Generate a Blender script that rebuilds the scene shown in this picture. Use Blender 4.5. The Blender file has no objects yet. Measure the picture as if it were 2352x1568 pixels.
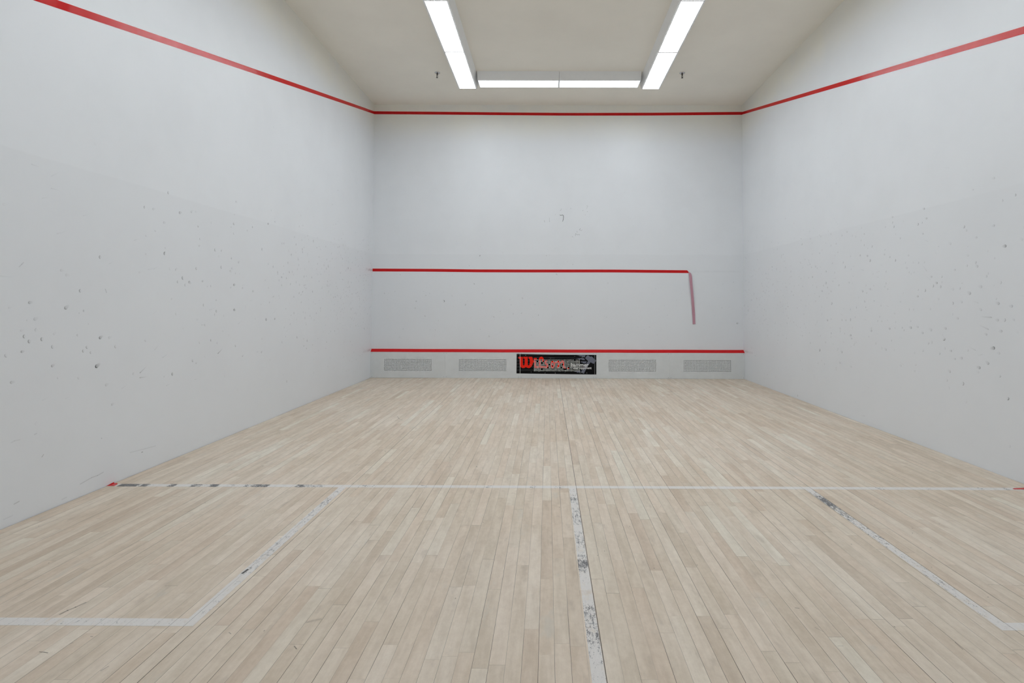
import bpy, bmesh, math, random
from mathutils import Vector, Matrix
random.seed(7)
SC = bpy.context.scene
COL = SC.collection
W, D, H = 6.4, 9.75, 4.735          # court width, length, ceiling height; front wall at y=0, players' side at -y

# ---------------------------------------------------------------- camera, light, exposure
cam_d = bpy.data.cameras.new('camera'); cam = bpy.data.objects.new('camera', cam_d); COL.objects.link(cam)
cam_d.sensor_width = 36.0; cam_d.sensor_fit = 'HORIZONTAL'
cam_d.lens = 1222.449 / 2352 * 36
cam_d.shift_x = (1176 - 1253.012) / 2352
cam_d.shift_y = (669.584 - 784) / 2352
cam_d.clip_start = 0.02
yaw, pitch, roll = math.radians(0.19857), math.radians(1.44624), math.radians(-0.17748)
R = Matrix.Rotation(yaw, 4, 'Z') @ Matrix.Rotation(pitch, 4, 'X') @ Matrix.Rotation(roll, 4, 'Y') @ Matrix.Rotation(math.pi/2, 4, 'X')
cam.matrix_world = Matrix.Translation((3.0258, -9.1784, 1.2524)) @ R
SC.camera = cam
wd = bpy.data.worlds.new('world'); SC.world = wd; wd.use_nodes = True
wd.node_tree.nodes['Background'].inputs[0].default_value = (0.5, 0.5, 0.5, 1)
wd.node_tree.nodes['Background'].inputs[1].default_value = 0.0
LAMP = (0.895, 0.955, 1.0); LAMP_STRENGTH = 12.1
vs = SC.view_settings; vs.view_transform = 'Standard'; vs.look = 'None'; vs.gamma = 1; vs.use_curve_mapping = False
vs.exposure = 0.0

# ---------------------------------------------------------------- helpers
def s2l(c):
    return tuple(((v/255)/12.92 if v/255 <= .04045 else ((v/255+.055)/1.055)**2.4) for v in c)

class NT:
    def __init__(s, name):
        s.m = bpy.data.materials.new(name); s.m.use_nodes = True
        s.t = s.m.node_tree; s.t.nodes.clear()
        s.out = s.t.nodes.new('ShaderNodeOutputMaterial')
    def n(s, typ, **kw):
        nd = s.t.nodes.new(typ)
        for k, v in kw.items(): setattr(nd, k, v)
        return nd
    def put(s, sock, v):
        if hasattr(v, 'is_linked') or isinstance(v, bpy.types.NodeSocket): s.t.links.new(v, sock)
        elif isinstance(v, tuple) and len(v) == 3 and sock.type == 'RGBA': sock.default_value = (*v, 1)
        else: sock.default_value = v
    def M(s, op, a, b=0.0, c=0.0, clamp=False):
        nd = s.n('ShaderNodeMath', operation=op, use_clamp=clamp)
        s.put(nd.inputs[0], a); s.put(nd.inputs[1], b)
        if len(nd.inputs) > 2: s.put(nd.inputs[2], c)
        return nd.outputs[0]
    def step(s, x, a, b):                       # smooth 0..1 between a and b (a may exceed b)
        nd = s.n('ShaderNodeMapRange', interpolation_type='SMOOTHSTEP')
        s.put(nd.inputs[0], x); nd.inputs[1].default_value = min(a, b); nd.inputs[2].default_value = max(a, b)
        nd.inputs[3].default_value, nd.inputs[4].default_value = (0, 1) if a < b else (1, 0)
        return nd.outputs[0]
    def mix(s, f, a, b, mode='MIX'):
        nd = s.n('ShaderNodeMix', data_type='RGBA', blend_type=mode)
        s.put(nd.inputs[0], f); s.put(nd.inputs[6], a); s.put(nd.inputs[7], b)
        return nd.outputs[2]
    def pos(s):
        g = s.n('ShaderNodeNewGeometry'); x = s.n('ShaderNodeSeparateXYZ'); s.t.links.new(g.outputs['Position'], x.inputs[0])
        return x.outputs
    def vec(s, x, y, z=0.0):
        c = s.n('ShaderNodeCombineXYZ'); s.put(c.inputs[0], x); s.put(c.inputs[1], y); s.put(c.inputs[2], z); return c.outputs[0]
    def noise(s, v, scale, detail=2.0, rough=.5):
        nd = s.n('ShaderNodeTexNoise'); s.put(nd.inputs['Vector'], v); nd.inputs['Scale'].default_value = scale
        nd.inputs['Detail'].default_value = detail; nd.inputs['Roughness'].default_value = rough
        return nd.outputs[0]
    def rnd(s, w):
        nd = s.n('ShaderNodeTexWhiteNoise', noise_dimensions='1D'); s.put(nd.inputs['W'], w); return nd.outputs[0]
    def attr(s, name):
        a = s.n('ShaderNodeAttribute', attribute_name=name); return a
    def bsdf(s, col, rough=.5, spec=.5, metal=0.0, normal=None, coat=0.0):
        b = s.n('ShaderNodeBsdfPrincipled')
        s.put(b.inputs['Base Color'], col); s.put(b.inputs['Roughness'], rough)
        s.put(b.inputs['Metallic'], metal); s.put(b.inputs['Specular IOR Level'], spec)
        if coat: b.inputs['Coat Weight'].default_value = coat; b.inputs['Coat Roughness'].default_value = .12
        if normal is not None: s.t.links.new(normal, b.inputs['Normal'])
        return b.outputs[0]
    def bump(s, h, dist, strength=1.0):
        b = s.n('ShaderNodeBump'); b.inputs['Strength'].default_value = strength; b.inputs['Distance'].default_value = dist
        s.put(b.inputs['Height'], h); return b.outputs[0]
    def end(s, sh):
        s.t.links.new(sh, s.out.inputs[0]); return s.m

def simple(name, col, rough=.5, spec=.5, metal=0.0):
    k = NT(name); p = k.pos()
    v = k.vec(p[0], p[1], p[2]); f = k.noise(v, 9.0, 3.0)
    c = k.mix(f, tuple(x*.94 for x in col), tuple(min(1, x*1.05) for x in col))
    return k.end(k.bsdf(c, rough, spec, metal))

def mesh_obj(name, verts, faces, mats, parent=None, fm=None, smooth=False):
    me = bpy.data.meshes.new(name); me.from_pydata([tuple(v) for v in verts], [], faces)
    for m in (mats if isinstance(mats, list) else [mats]): me.materials.append(m)
    if fm: me.polygons.foreach_set('material_index', fm)
    if smooth: me.polygons.foreach_set('use_smooth', [True]*len(me.polygons))
    me.update()
    o = bpy.data.objects.new(name, me); COL.objects.link(o)
    if parent is not None: o.parent = parent
    return o

class MB:
    def __init__(s): s.v = []; s.f = []; s.m = []
    def quad(s, a, b, c, d, mi=0):
        i = len(s.v); s.v += [a, b, c, d]; s.f.append((i, i+1, i+2, i+3)); s.m.append(mi)
    def box(s, x0, y0, z0, x1, y1, z1, mi=0):
        i = len(s.v)
        s.v += [(x0,y0,z0),(x1,y0,z0),(x1,y1,z0),(x0,y1,z0),(x0,y0,z1),(x1,y0,z1),(x1,y1,z1),(x0,y1,z1)]
        for f in ((0,3,2,1),(4,5,6,7),(0,1,5,4),(1,2,6,5),(2,3,7,6),(3,0,4,7)):
            s.f.append(tuple(i+j for j in f)); s.m.append(mi)
    def prism(s, pts, off, mi=0):               # closed outline extruded by vector off
        i = len(s.v); n = len(pts)
        s.v += [tuple(p) for p in pts] + [tuple(p[k]+off[k] for k in range(3)) for p in pts]
        s.f.append(tuple(range(i, i+n))); s.f.append(tuple(range(i+2*n-1, i+n-1, -1)))
        for k in range(n): s.f.append((i+k, i+(k+1) % n, i+n+(k+1) % n, i+n+k))
        s.m += [mi]*(n+2)
    def lathe(s, prof, cx, cy, n=24, mi=0):     # prof: (r, z)
        i = len(s.v)
        for r, z in prof:
            for k in range(n):
                a = 2*math.pi*k/n; s.v.append((cx+r*math.cos(a), cy+r*math.sin(a), z))
        for j in range(len(prof)-1):
            for k in range(n):
                a = i+j*n+k; b = i+j*n+(k+1) % n
                s.f.append((a, b, b+n, a+n)); s.m.append(mi)
    def build(s, name, mats, parent=None, smooth=False):
        return mesh_obj(name, s.v, s.f, mats, parent, s.m, smooth)

def fix_normals(o):
    bm = bmesh.new(); bm.from_mesh(o.data); bmesh.ops.recalc_face_normals(bm, faces=bm.faces); bm.to_mesh(o.data); bm.free()

def tag(o, label, cat, group=None):
    o['label'] = label; o['category'] = cat
    if group: o['group'] = group
    return o
def struct(o): o['kind'] = 'structure'; return o
def empty(name, loc=(0, 0, 0), rz=0.0):
    o = bpy.data.objects.new(name, None); COL.objects.link(o); o.location = loc; o.rotation_euler = (0, 0, rz)
    o.empty_display_size = .1
    return o
def copy_tree(o):
    r = o.copy(); COL.objects.link(r)
    for ch in list(o.children):
        c = ch.copy(); COL.objects.link(c); c.parent = r
        for g in list(ch.children):
            d = g.copy(); COL.objects.link(d); d.parent = c
    return r


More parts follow.
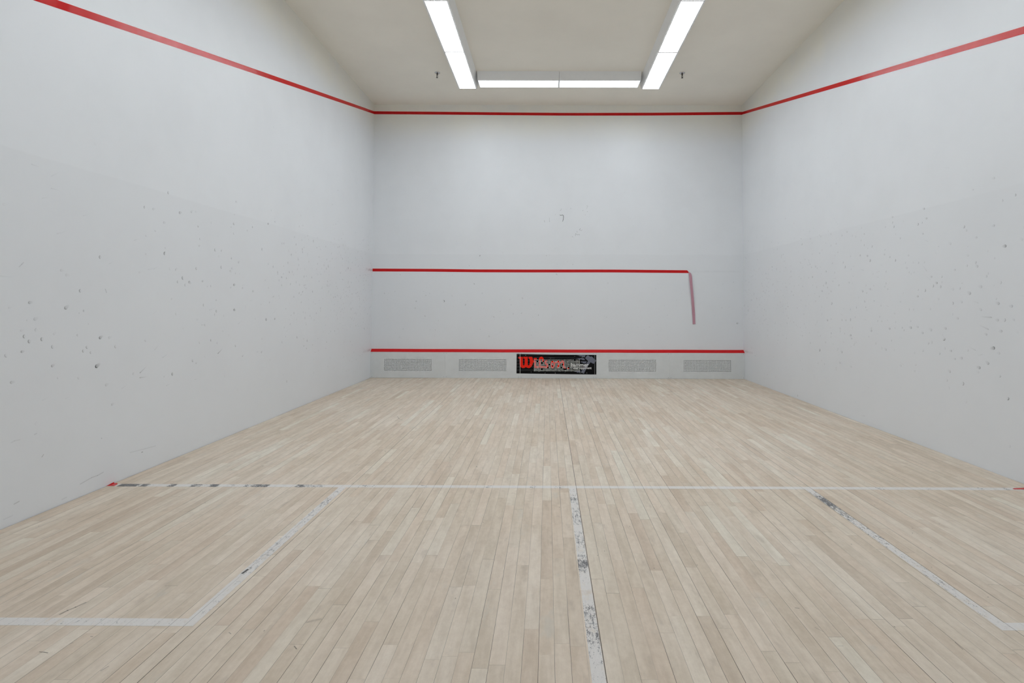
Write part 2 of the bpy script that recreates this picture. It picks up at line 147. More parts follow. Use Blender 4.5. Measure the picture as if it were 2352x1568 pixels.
# measured positions in metres: marks as (along, height, radius, darkness, kind)
MK = {'L':[(-5.596,1.567,0.0122,0.6,'c'),(-5.742,1.336,0.0117,0.6,'c'),(-5.842,1.227,0.0147,0.6,'f'),(-5.712,1.206,0.0082,0.5,'c'),(-6.077,1.258,0.0116,0.45,'f'),(-6.103,1.062,0.0115,0.6,'c'),(-6.073,1.031,0.0116,0.6,'c'),(-5.995,1.039,0.0119,0.6,'c'),(-6.115,0.975,0.0094,0.6,'f'),(-6.205,0.961,0.0111,0.35,'c'),(-5.923,0.872,0.011,0.5,'f'),(-5.925,0.988,0.0121,0.45,'c'),(-5.579,1.023,0.0134,0.7,'f'),(-5.682,0.966,0.0107,0.55,'c'),(-5.709,0.944,0.0106,0.55,'c'),(-5.651,0.929,0.0096,0.45,'c'),(-5.601,0.834,0.017,0.95,'f'),(-5.45,0.952,0.0114,0.4,'c'),(-5.754,1.05,0.0081,0.4,'c'),(-5.88,1.459,0.0112,0.2,'f'),(-6.041,1.161,0.0128,0.25,'f'),(-6.034,1.097,0.0107,0.25,'c'),(-6.169,0.807,0.0112,0.4,'f'),(-5.885,0.792,0.0067,0.3,'c'),(-5.739,0.773,0.0093,0.25,'c'),(-5.519,0.696,0.0136,0.25,'f'),(-5.466,0.553,0.0113,0.3,'f'),(-5.212,0.745,0.0134,0.5,'s'),(-5.211,0.704,0.0134,0.4,'s'),(-5.281,0.741,0.0106,0.3,'c'),(-4.875,0.687,0.0131,0.8,'c'),(-4.99,1.651,0.0143,0.85,'c'),(-4.984,1.695,0.0086,0.3,'c'),(-4.777,1.468,0.015,0.75,'c'),(-4.836,1.433,0.0118,0.5,'c'),(-4.744,1.411,0.0121,0.4,'c'),(-4.693,1.436,0.0152,0.5,'f'),(-4.965,2.138,0.0115,0.6,'c'),(-4.827,2.003,0.0148,0.5,'f'),(-5.211,1.977,0.0108,0.6,'c'),(-5.121,1.98,0.0125,0.25,'f'),(-5.189,1.766,0.0082,0.3,'c'),(-5.096,1.816,0.0084,0.3,'c'),(-5.004,1.894,0.0128,0.25,'f'),(-6.083,2.067,0.0095,0.2,'s'),(-5.955,1.954,0.0099,0.18,'s'),(-6.013,1.884,0.0076,0.15,'s'),(-5.729,1.827,0.0094,0.15,'s'),(-5.185,1.628,0.0082,0.3,'c'),(-5.296,1.72,0.0093,0.2,'s'),(-5.516,1.53,0.0075,0.2,'s'),(-5.173,0.976,0.0095,0.3,'c'),(-5.071,0.903,0.0097,0.25,'s'),(-4.982,0.833,0.01,0.25,'s'),(-4.936,0.604,0.0101,0.2,'s'),(-5.378,0.653,0.0103,0.15,'s'),(-5.842,1.432,0.0125,0.15,'f'),(-5.976,0.674,0.0087,0.12,'s'),(-5.826,0.656,0.0068,0.15,'s'),(-6.122,1.097,0.0093,0.15,'f'),(-6.194,1.228,0.0081,0.15,'f'),(-5.745,1.191,0.0058,0.25,'c'),(-5.672,1.119,0.006,0.2,'c'),(-5.917,1.068,0.01,0.15,'f'),(-6.09,1.155,0.0052,0.3,'c'),(-5.503,1.019,0.0125,0.2,'f'),(-4.595,1.925,0.0096,0.6,'c'),(-4.074,2.027,0.0134,0.6,'c'),(-3.748,2.044,0.0114,0.6,'c'),(-3.447,2.123,0.0135,0.7,'f'),(-4.071,1.932,0.0107,0.4,'c'),(-4.568,1.819,0.0097,0.45,'c'),(-4.576,1.758,0.0109,0.3,'f'),(-4.355,1.745,0.0139,0.6,'c'),(-4.262,1.748,0.0103,0.4,'f'),(-3.558,1.834,0.0147,0.6,'c'),(-4.102,1.69,0.0093,0.7,'c'),(-3.982,1.664,0.015,0.3,'f'),(-4.608,1.558,0.0132,0.5,'c'),(-4.258,1.594,0.0155,0.5,'c'),(-4.116,1.568,0.0146,0.25,'f'),(-4.522,1.453,0.011,0.5,'f'),(-4.052,1.439,0.0147,0.75,'f'),(-4.405,1.415,0.01,0.4,'c'),(-4.454,1.409,0.0086,0.2,'f'),(-4.032,1.553,0.0094,0.4,'c'),(-3.962,1.551,0.0055,0.4,'c'),(-3.134,1.56,0.0126,0.6,'f'),(-3.189,1.524,0.011,0.4,'c'),(-2.912,1.837,0.0131,0.6,'c'),(-2.99,1.738,0.013,0.6,'c'),(-3.324,1.666,0.0123,0.6,'c'),(-3.223,1.613,0.0125,0.6,'c'),(-2.953,1.633,0.0147,0.5,'c'),(-3.021,1.556,0.0113,0.6,'c'),(-3.094,1.602,0.0111,0.3,'f'),(-2.63,1.933,0.0154,0.6,'c'),(-2.622,1.899,0.0137,0.5,'c'),(-2.322,2.07,0.018,0.5,'c'),(-2.84,2.057,0.0116,0.4,'c'),(-2.795,1.973,0.0134,0.5,'c'),(-3.092,1.951,0.0128,0.4,'c'),(-3.136,1.946,0.0111,0.4,'c'),(-2.586,1.96,0.0104,0.4,'c'),(-2.491,2.118,0.0105,0.4,'c'),(-2.208,2.131,0.0091,0.4,'c'),(-1.771,2.122,0.0097,0.4,'c'),(-1.513,2.081,0.014,0.4,'c'),(-1.341,1.929,0.0144,0.5,'c'),(-1.113,1.809,0.019,0.7,'c'),(-1.326,1.62,0.0103,0.6,'f'),(-1.855,1.784,0.0115,0.5,'c'),(-1.914,1.747,0.0114,0.4,'c'),(-2.138,1.559,0.011,0.5,'c'),(-2.356,1.599,0.0125,0.5,'c'),(-2.571,1.598,0.0155,0.4,'c'),(-2.922,1.488,0.0131,0.5,'c'),(-3.128,1.47,0.0111,0.5,'c'),(-2.69,1.49,0.0136,0.4,'c'),(-1.874,1.515,0.0172,0.4,'c'),(-1.046,1.522,0.017,0.4,'c'),(-2.33,1.419,0.0143,0.6,'c'),(-2.613,1.402,0.012,0.3,'c'),(-3.72,1.386,0.0143,0.4,'f'),(-3.414,1.431,0.009,0.4,'c'),(-3.326,1.333,0.0092,0.3,'s'),(-3.391,1.274,0.0121,0.3,'f'),(-4.325,1.288,0.0089,0.4,'f'),(-4.501,1.244,0.0122,0.5,'c'),(-4.042,1.197,0.0148,0.85,'f'),(-4.318,1.188,0.014,0.5,'c'),(-4.341,1.157,0.0101,0.4,'c'),(-4.206,1.144,0.0104,0.2,'c'),(-3.452,1.089,0.0164,0.8,'c'),(-3.274,1.091,0.0139,0.6,'f'),(-3.667,1.102,0.0086,0.3,'c'),(-2.825,1.149,0.0116,0.6,'c'),(-2.897,1.123,0.0098,0.3,'f'),(-0.971,1.184,0.0171,0.6,'c'),(-0.815,1.113,0.0109,0.4,'f'),(-0.361,0.856,0.0184,0.5,'c'),(-2.738,0.856,0.0151,0.6,'c'),(-2.464,0.794,0.0157,0.6,'c'),(-2.554,0.735,0.0121,0.4,'f'),(-2.481,0.696,0.0105,0.4,'c'),(-3.013,0.878,0.0096,0.4,'c'),(-4.39,0.927,0.0112,0.7,'c'),(-4.299,0.897,0.0102,0.3,'c'),(-4.547,0.917,0.0109,0.3,'c'),(-4.011,0.849,0.0121,0.5,'c'),(-4.276,0.804,0.0141,0.7,'s'),(-3.536,0.746,0.0132,0.4,'f'),(-3.622,0.755,0.0101,0.2,'f'),(-3.887,0.738,0.011,0.4,'f'),(-4.587,0.743,0.0084,0.4,'f'),(-4.594,0.605,0.0084,0.25,'s'),(-2.973,0.355,0.0145,0.5,'c'),(-2.23,0.629,0.009,0.4,'c'),(-1.867,0.737,0.0095,0.4,'c'),(-4.52,1.07,0.0109,0.25,'s'),(-4.478,1.068,0.011,0.3,'c'),(-3.964,1.063,0.0122,0.2,'s'),(-2.531,1.083,0.0173,0.4,'c'),(-4.065,2.117,0.008,0.25,'f'),(-4.416,1.983,0.01,0.2,'c'),(-1.47,2.004,0.0101,0.3,'c'),(-1.716,1.896,0.0117,0.35,'f'),(-1.618,1.901,0.0099,0.2,'c'),(-2.065,1.731,0.0093,0.3,'c'),(-2.219,1.715,0.0109,0.35,'c'),(-1.967,1.7,0.0113,0.3,'c'),(-2.109,1.988,0.0111,0.35,'c'),(-2.048,1.471,0.013,0.25,'f'),(-1.747,1.388,0.0116,0.35,'c'),(-1.5,1.378,0.01,0.35,'c'),(-1.154,1.385,0.0147,0.35,'c'),(-2.083,1.202,0.0148,0.3,'f'),(-2.743,1.811,0.0118,0.3,'c'),(-2.446,1.793,0.0123,0.4,'c'),(-2.67,1.69,0.0085,0.2,'c')],'R':[(-5.346,2.056,0.01,0.6,'c'),(-5.237,2.037,0.0093,0.35,'c'),(-5.165,2.222,0.0126,0.2,'f'),(-4.418,2.126,0.0124,0.45,'f'),(-4.446,2.034,0.0124,0.4,'f'),(-3.981,2.123,0.0122,0.35,'f'),(-3.978,2.071,0.0109,0.5,'c'),(-3.998,2.026,0.0122,0.6,'c'),(-3.868,2.043,0.0111,0.3,'c'),(-4.335,1.999,0.0126,0.6,'c'),(-4.388,2.005,0.0088,0.5,'c'),(-4.398,1.904,0.01,0.4,'f'),(-4.089,1.902,0.0106,0.4,'c'),(-4.023,1.95,0.0081,0.2,'c'),(-4.87,1.897,0.0124,0.6,'c'),(-4.893,1.864,0.0101,0.3,'c'),(-5.157,1.863,0.0115,0.35,'f'),(-4.992,1.794,0.0109,0.3,'f'),(-5.251,1.698,0.0143,0.65,'f'),(-4.721,1.777,0.0139,0.2,'f'),(-4.587,1.769,0.0048,0.5,'c'),(-4.553,1.715,0.0036,0.4,'c'),(-4.903,1.661,0.0123,0.15,'f'),(-5.158,1.617,0.0084,0.3,'c'),(-5.096,1.677,0.0085,0.15,'c'),(-4.981,1.6,0.0109,0.4,'c'),(-4.995,1.567,0.012,0.4,'c'),(-4.894,1.579,0.01,0.35,'c'),(-3.608,1.73,0.016,0.65,'c'),(-4.014,1.697,0.0135,0.55,'c'),(-3.565,1.782,0.0146,0.45,'f'),(-3.436,1.798,0.0135,0.4,'f'),(-3.849,1.769,0.0111,0.35,'f'),(-3.933,1.737,0.0096,0.5,'c'),(-3.857,1.816,0.0083,0.4,'c'),(-3.646,1.874,0.013,0.5,'c'),(-3.509,1.902,0.0104,0.5,'c'),(-3.572,1.862,0.0088,0.3,'c'),(-3.467,2.091,0.0089,0.3,'c'),(-3.516,2.02,0.0103,0.4,'f'),(-3.452,1.958,0.012,0.3,'c'),(-3.355,2.011,0.0106,0.3,'c'),(-3.292,2.03,0.0108,0.3,'c'),(-3.189,2.087,0.0125,0.3,'f'),(-3.084,2.06,0.0127,0.4,'c'),(-2.846,2.107,0.0099,0.5,'c'),(-2.578,2.132,0.0086,0.5,'c'),(-2.126,2.072,0.0166,0.5,'c'),(-2.962,1.98,0.013,0.3,'f'),(-2.583,1.905,0.0138,0.3,'f'),(-2.993,1.877,0.0113,0.4,'c'),(-2.932,1.845,0.0098,0.3,'c'),(-2.396,2.055,0.0089,0.3,'c'),(-2.727,2.014,0.0101,0.2,'c'),(-1.367,2.087,0.0102,0.5,'c'),(-1.563,1.987,0.0119,0.4,'c'),(-1.509,1.982,0.012,0.4,'c'),(-2.733,1.67,0.0134,0.4,'f'),(-3.139,1.695,0.0157,0.55,'c'),(-2.919,1.645,0.0114,0.4,'c'),(-2.474,1.749,0.014,0.3,'c'),(-2.395,1.621,0.0141,0.6,'c'),(-2.724,1.531,0.0168,0.6,'c'),(-2.665,1.503,0.0119,0.4,'c'),(-3.009,1.495,0.0129,0.5,'c'),(-3.219,1.515,0.0124,0.3,'f'),(-2.881,1.546,0.0131,0.2,'f'),(-2.761,1.476,0.0134,0.25,'f'),(-2.631,1.437,0.0153,0.3,'f'),(-2.839,1.427,0.0149,0.25,'f'),(-2.785,1.403,0.0117,0.2,'c'),(-2.933,1.576,0.0098,0.25,'s'),(-3.606,1.43,0.0145,0.35,'f'),(-3.474,1.412,0.0149,0.4,'f'),(-3.545,1.391,0.0117,0.25,'f'),(-3.53,1.472,0.0132,0.2,'c'),(-3.894,1.422,0.0083,0.4,'c'),(-3.868,1.598,0.0097,0.4,'c'),(-3.744,1.547,0.0085,0.3,'s'),(-3.757,1.605,0.0113,0.18,'s'),(-3.483,1.637,0.0134,0.22,'s'),(-3.317,1.69,0.0107,0.15,'s'),(-3.803,1.665,0.0098,0.15,'s'),(-4.203,1.726,0.013,0.2,'f'),(-4.335,1.648,0.0101,0.4,'c'),(-4.41,1.646,0.0099,0.25,'c'),(-4.262,1.657,0.0115,0.15,'c'),(-4.157,1.662,0.0105,0.2,'c'),(-4.176,1.611,0.013,0.2,'f'),(-4.275,1.566,0.0077,0.25,'c'),(-4.207,1.57,0.0091,0.3,'c'),(-4.431,1.575,0.0148,0.18,'s'),(-4.495,1.512,0.0122,0.35,'f'),(-4.618,1.506,0.0107,0.4,'c'),(-4.559,1.455,0.012,0.6,'f'),(-4.514,1.431,0.0134,0.5,'c'),(-4.601,1.421,0.0131,0.4,'c'),(-4.616,1.458,0.0095,0.2,'c'),(-4.415,1.394,0.0136,0.55,'c'),(-4.325,1.402,0.0088,0.4,'c'),(-4.32,1.342,0.0114,0.5,'f'),(-4.382,1.318,0.0075,0.15,'c'),(-4.577,1.316,0.0108,0.2,'f'),(-4.741,1.395,0.015,0.15,'f'),(-4.815,1.4,0.0102,0.4,'c'),(-4.838,1.441,0.0045,0.7,'c'),(-4.737,1.278,0.0127,0.5,'c'),(-4.915,1.358,0.0166,0.4,'f'),(-5.027,1.406,0.0151,0.25,'f'),(-5.146,1.412,0.0084,0.15,'c'),(-5.208,1.431,0.0124,0.3,'c'),(-5.081,1.484,0.0107,0.35,'c'),(-5.095,1.505,0.0106,0.2,'c'),(-5.184,1.276,0.0145,0.4,'f'),(-5.297,1.255,0.0141,0.35,'f'),(-5.166,1.31,0.0083,0.3,'c'),(-5.024,1.228,0.013,0.25,'f'),(-4.991,1.282,0.012,0.15,'s'),(-5.107,1.17,0.019,0.3,'s'),(-5.175,1.151,0.0135,0.3,'f'),(-5.236,1.153,0.0133,0.4,'c'),(-5.314,1.158,0.011,0.2,'f'),(-4.788,1.154,0.0126,0.25,'f'),(-4.732,1.185,0.0104,0.2,'c'),(-5.079,1.082,0.017,0.25,'s'),(-5.204,1.069,0.0134,0.35,'f'),(-5.069,1.038,0.0117,0.35,'f'),(-4.652,1.066,0.0141,0.35,'f'),(-4.634,0.974,0.0153,0.7,'c'),(-4.48,1.046,0.0171,0.25,'f'),(-4.376,1.013,0.0137,0.35,'f'),(-4.221,1.054,0.0155,0.5,'f'),(-4.314,1.064,0.0126,0.3,'f'),(-4.124,1.026,0.0092,0.5,'c'),(-4.101,1.048,0.0092,0.5,'c'),(-3.914,1.031,0.0137,0.5,'f'),(-4.219,1.115,0.0103,0.35,'c'),(-4.2,1.223,0.0104,0.35,'c'),(-3.993,1.181,0.0108,0.2,'f'),(-4.081,1.295,0.0119,0.2,'f'),(-3.893,1.252,0.0096,0.2,'s'),(-3.67,1.306,0.0115,0.25,'f'),(-3.504,1.3,0.0118,0.5,'c'),(-3.525,1.241,0.0088,0.5,'c'),(-3.353,1.236,0.0106,0.45,'c'),(-3.235,1.216,0.0108,0.4,'c'),(-3.233,1.101,0.017,0.5,'c'),(-3.327,1.13,0.0107,0.3,'c'),(-3.065,1.092,0.0127,0.4,'c'),(-2.753,1.08,0.015,0.5,'f'),(-2.832,1.097,0.0099,0.4,'c'),(-2.851,1.283,0.0165,0.5,'c'),(-2.563,1.37,0.0121,0.4,'c'),(-2.499,1.048,0.0104,0.3,'c'),(-2.829,0.929,0.0132,0.5,'c'),(-3.025,0.995,0.0144,0.25,'f'),(-3.025,0.963,0.0144,0.25,'c'),(-3.24,0.927,0.0154,0.55,'f'),(-3.256,0.893,0.0123,0.4,'f'),(-3.269,1.013,0.0138,0.15,'c'),(-3.617,0.996,0.0159,0.4,'f'),(-3.522,1.108,0.0103,0.2,'s'),(-3.759,1.144,0.0099,0.4,'c'),(-3.726,1.103,0.0099,0.35,'c'),(-3.791,1.101,0.0098,0.35,'c'),(-3.884,1.112,0.0069,0.3,'c'),(-3.568,0.931,0.0087,0.4,'c'),(-3.689,0.87,0.0114,0.3,'c'),(-3.3,0.828,0.0122,0.3,'c'),(-3.348,0.858,0.0106,0.2,'s'),(-2.56,0.707,0.0189,0.7,'c'),(-3.058,0.726,0.0175,0.4,'f'),(-3.017,0.599,0.0128,0.4,'f'),(-2.325,0.778,0.016,0.25,'c'),(-1.643,0.796,0.0098,0.5,'c'),(-1.669,1.01,0.0156,0.2,'f'),(-3.852,0.82,0.0152,0.3,'f'),(-3.786,0.828,0.0126,0.2,'c'),(-3.979,0.828,0.0108,0.15,'c'),(-4.447,0.926,0.0111,0.4,'c'),(-4.486,0.937,0.0146,0.2,'c'),(-4.579,0.846,0.0107,0.4,'c'),(-4.64,0.895,0.0118,0.2,'c'),(-4.71,0.881,0.0116,0.4,'f'),(-4.887,0.9,0.01,0.25,'c'),(-4.956,0.91,0.0121,0.25,'s'),(-4.751,0.818,0.0115,0.3,'f'),(-4.821,0.831,0.0147,0.3,'f'),(-5.023,0.878,0.0108,0.15,'s'),(-5.133,0.938,0.0168,0.75,'f'),(-5.182,0.903,0.0124,0.2,'f'),(-5.08,0.819,0.0149,0.45,'f'),(-4.997,0.775,0.0152,0.6,'f'),(-4.691,0.707,0.0151,0.3,'f'),(-4.986,0.739,0.013,0.12,'f'),(-4.658,0.628,0.0105,0.3,'c'),(-4.831,0.626,0.0158,0.5,'c'),(-5.187,0.733,0.0103,0.4,'c'),(-4.279,0.717,0.0114,0.2,'c'),(-4.074,0.686,0.0132,0.2,'f'),(-3.241,0.581,0.0154,0.2,'f'),(-1.275,1.47,0.0144,0.4,'c'),(-1.866,1.401,0.0133,0.4,'c'),(-1.637,1.209,0.0137,0.35,'c'),(-0.896,1.197,0.0151,0.4,'c'),(-0.592,1.369,0.0112,0.4,'f'),(-1.765,1.557,0.0097,0.3,'c'),(-1.797,1.729,0.0154,0.3,'c'),(-1.338,1.793,0.0143,0.4,'c'),(-1.184,1.841,0.0104,0.3,'c'),(-2.082,1.828,0.013,0.3,'f'),(-2.139,1.759,0.0147,0.2,'c'),(-2.301,1.841,0.0108,0.3,'c'),(-1.803,1.806,0.0096,0.3,'c'),(-0.632,1.993,0.0112,0.4,'f'),(-0.685,1.844,0.0133,0.3,'c'),(-0.261,1.645,0.0116,0.4,'f'),(-0.388,1.348,0.0183,0.2,'f'),(-0.815,1.399,0.0131,0.2,'c'),(-4.904,1.733,0.0056,0.2,'c'),(-5.682,1.652,0.0046,0.2,'c'),(-5.252,0.579,0.0128,0.7,'c'),(-4.376,0.854,0.0117,0.3,'c'),(-1.966,0.046,0.0147,0.5,'c'),(-3.474,0.084,0.0139,0.2,'s')],'F':[(1.862,2.099,0.0161,0.6,'c'),(1.758,1.612,0.0134,0.55,'c'),(1.236,1.315,0.0215,0.6,'c'),(0.766,1.308,0.0134,0.5,'c'),(0.926,1.416,0.0107,0.45,'c'),(1.607,1.257,0.0161,0.5,'c'),(3.18,1.78,0.0161,0.5,'c'),(0.921,1.062,0.0134,0.45,'c'),(1.906,1.451,0.0134,0.3,'c'),(2.591,1.367,0.0161,0.3,'c'),(2.579,1.118,0.0134,0.35,'c'),(2.445,1.099,0.0134,0.35,'c'),(2.11,1.049,0.0134,0.45,'c'),(2.031,0.717,0.0161,0.35,'c'),(2.879,1.079,0.0134,0.4,'c'),(3.461,1.955,0.0107,0.4,'c'),(3.012,2.105,0.0107,0.4,'c'),(0.993,1.443,0.0107,0.3,'c'),(0.537,0.838,0.0107,0.4,'c'),(0.754,1.193,0.0134,0.35,'c'),(0.48,1.772,0.0107,0.3,'c'),(4.065,1.635,0.0134,0.3,'c'),(4.306,1.313,0.0107,0.3,'c'),(4.413,0.768,0.0107,0.35,'c'),(4.788,0.884,0.0107,0.3,'c'),(0.217,1.451,0.0134,0.3,'c'),(0.388,1.481,0.0107,0.3,'c'),(6.298,0.95,0.0187,0.6,'f'),(1.383,1.409,0.0107,0.3,'c'),(2.404,1.254,0.0107,0.3,'c'),(1.68,1.929,0.0107,0.3,'c'),(6.032,1.212,0.0107,0.3,'c'),(6.23,1.657,0.0107,0.3,'c'),(1.016,1.919,0.0108,0.25,'c'),(1.38,1.766,0.0107,0.25,'c'),(3.367,2.001,0.0081,0.25,'c'),(2.376,1.345,0.0107,0.25,'c'),(2.819,1.261,0.0107,0.25,'c'),(3.45,1.054,0.0107,0.25,'c'),(4.052,1.05,0.0107,0.25,'c'),(3.02,1.422,0.008,0.25,'c'),(1.145,0.979,0.0107,0.2,'c'),(1.101,0.821,0.0107,0.3,'c'),(1.004,0.821,0.0107,0.2,'c'),(2.218,0.785,0.0107,0.2,'c'),(2.261,0.788,0.0107,0.2,'c'),(2.593,0.885,0.0107,0.2,'c'),(3.429,0.605,0.0107,0.3,'c'),(4.694,0.833,0.008,0.3,'c'),(4.921,0.751,0.008,0.3,'c'),(5.096,1.086,0.008,0.3,'c'),(4.896,1.543,0.0107,0.2,'c'),(4.448,1.314,0.008,0.2,'c'),(1.87,0.837,0.0107,0.2,'c'),(0.477,0.691,0.0107,0.3,'c'),(0.261,1.341,0.0107,0.2,'c'),(1.235,1.47,0.0081,0.2,'c'),(2.211,1.138,0.0107,0.2,'c'),(2.772,1.046,0.008,0.3,'c')]}
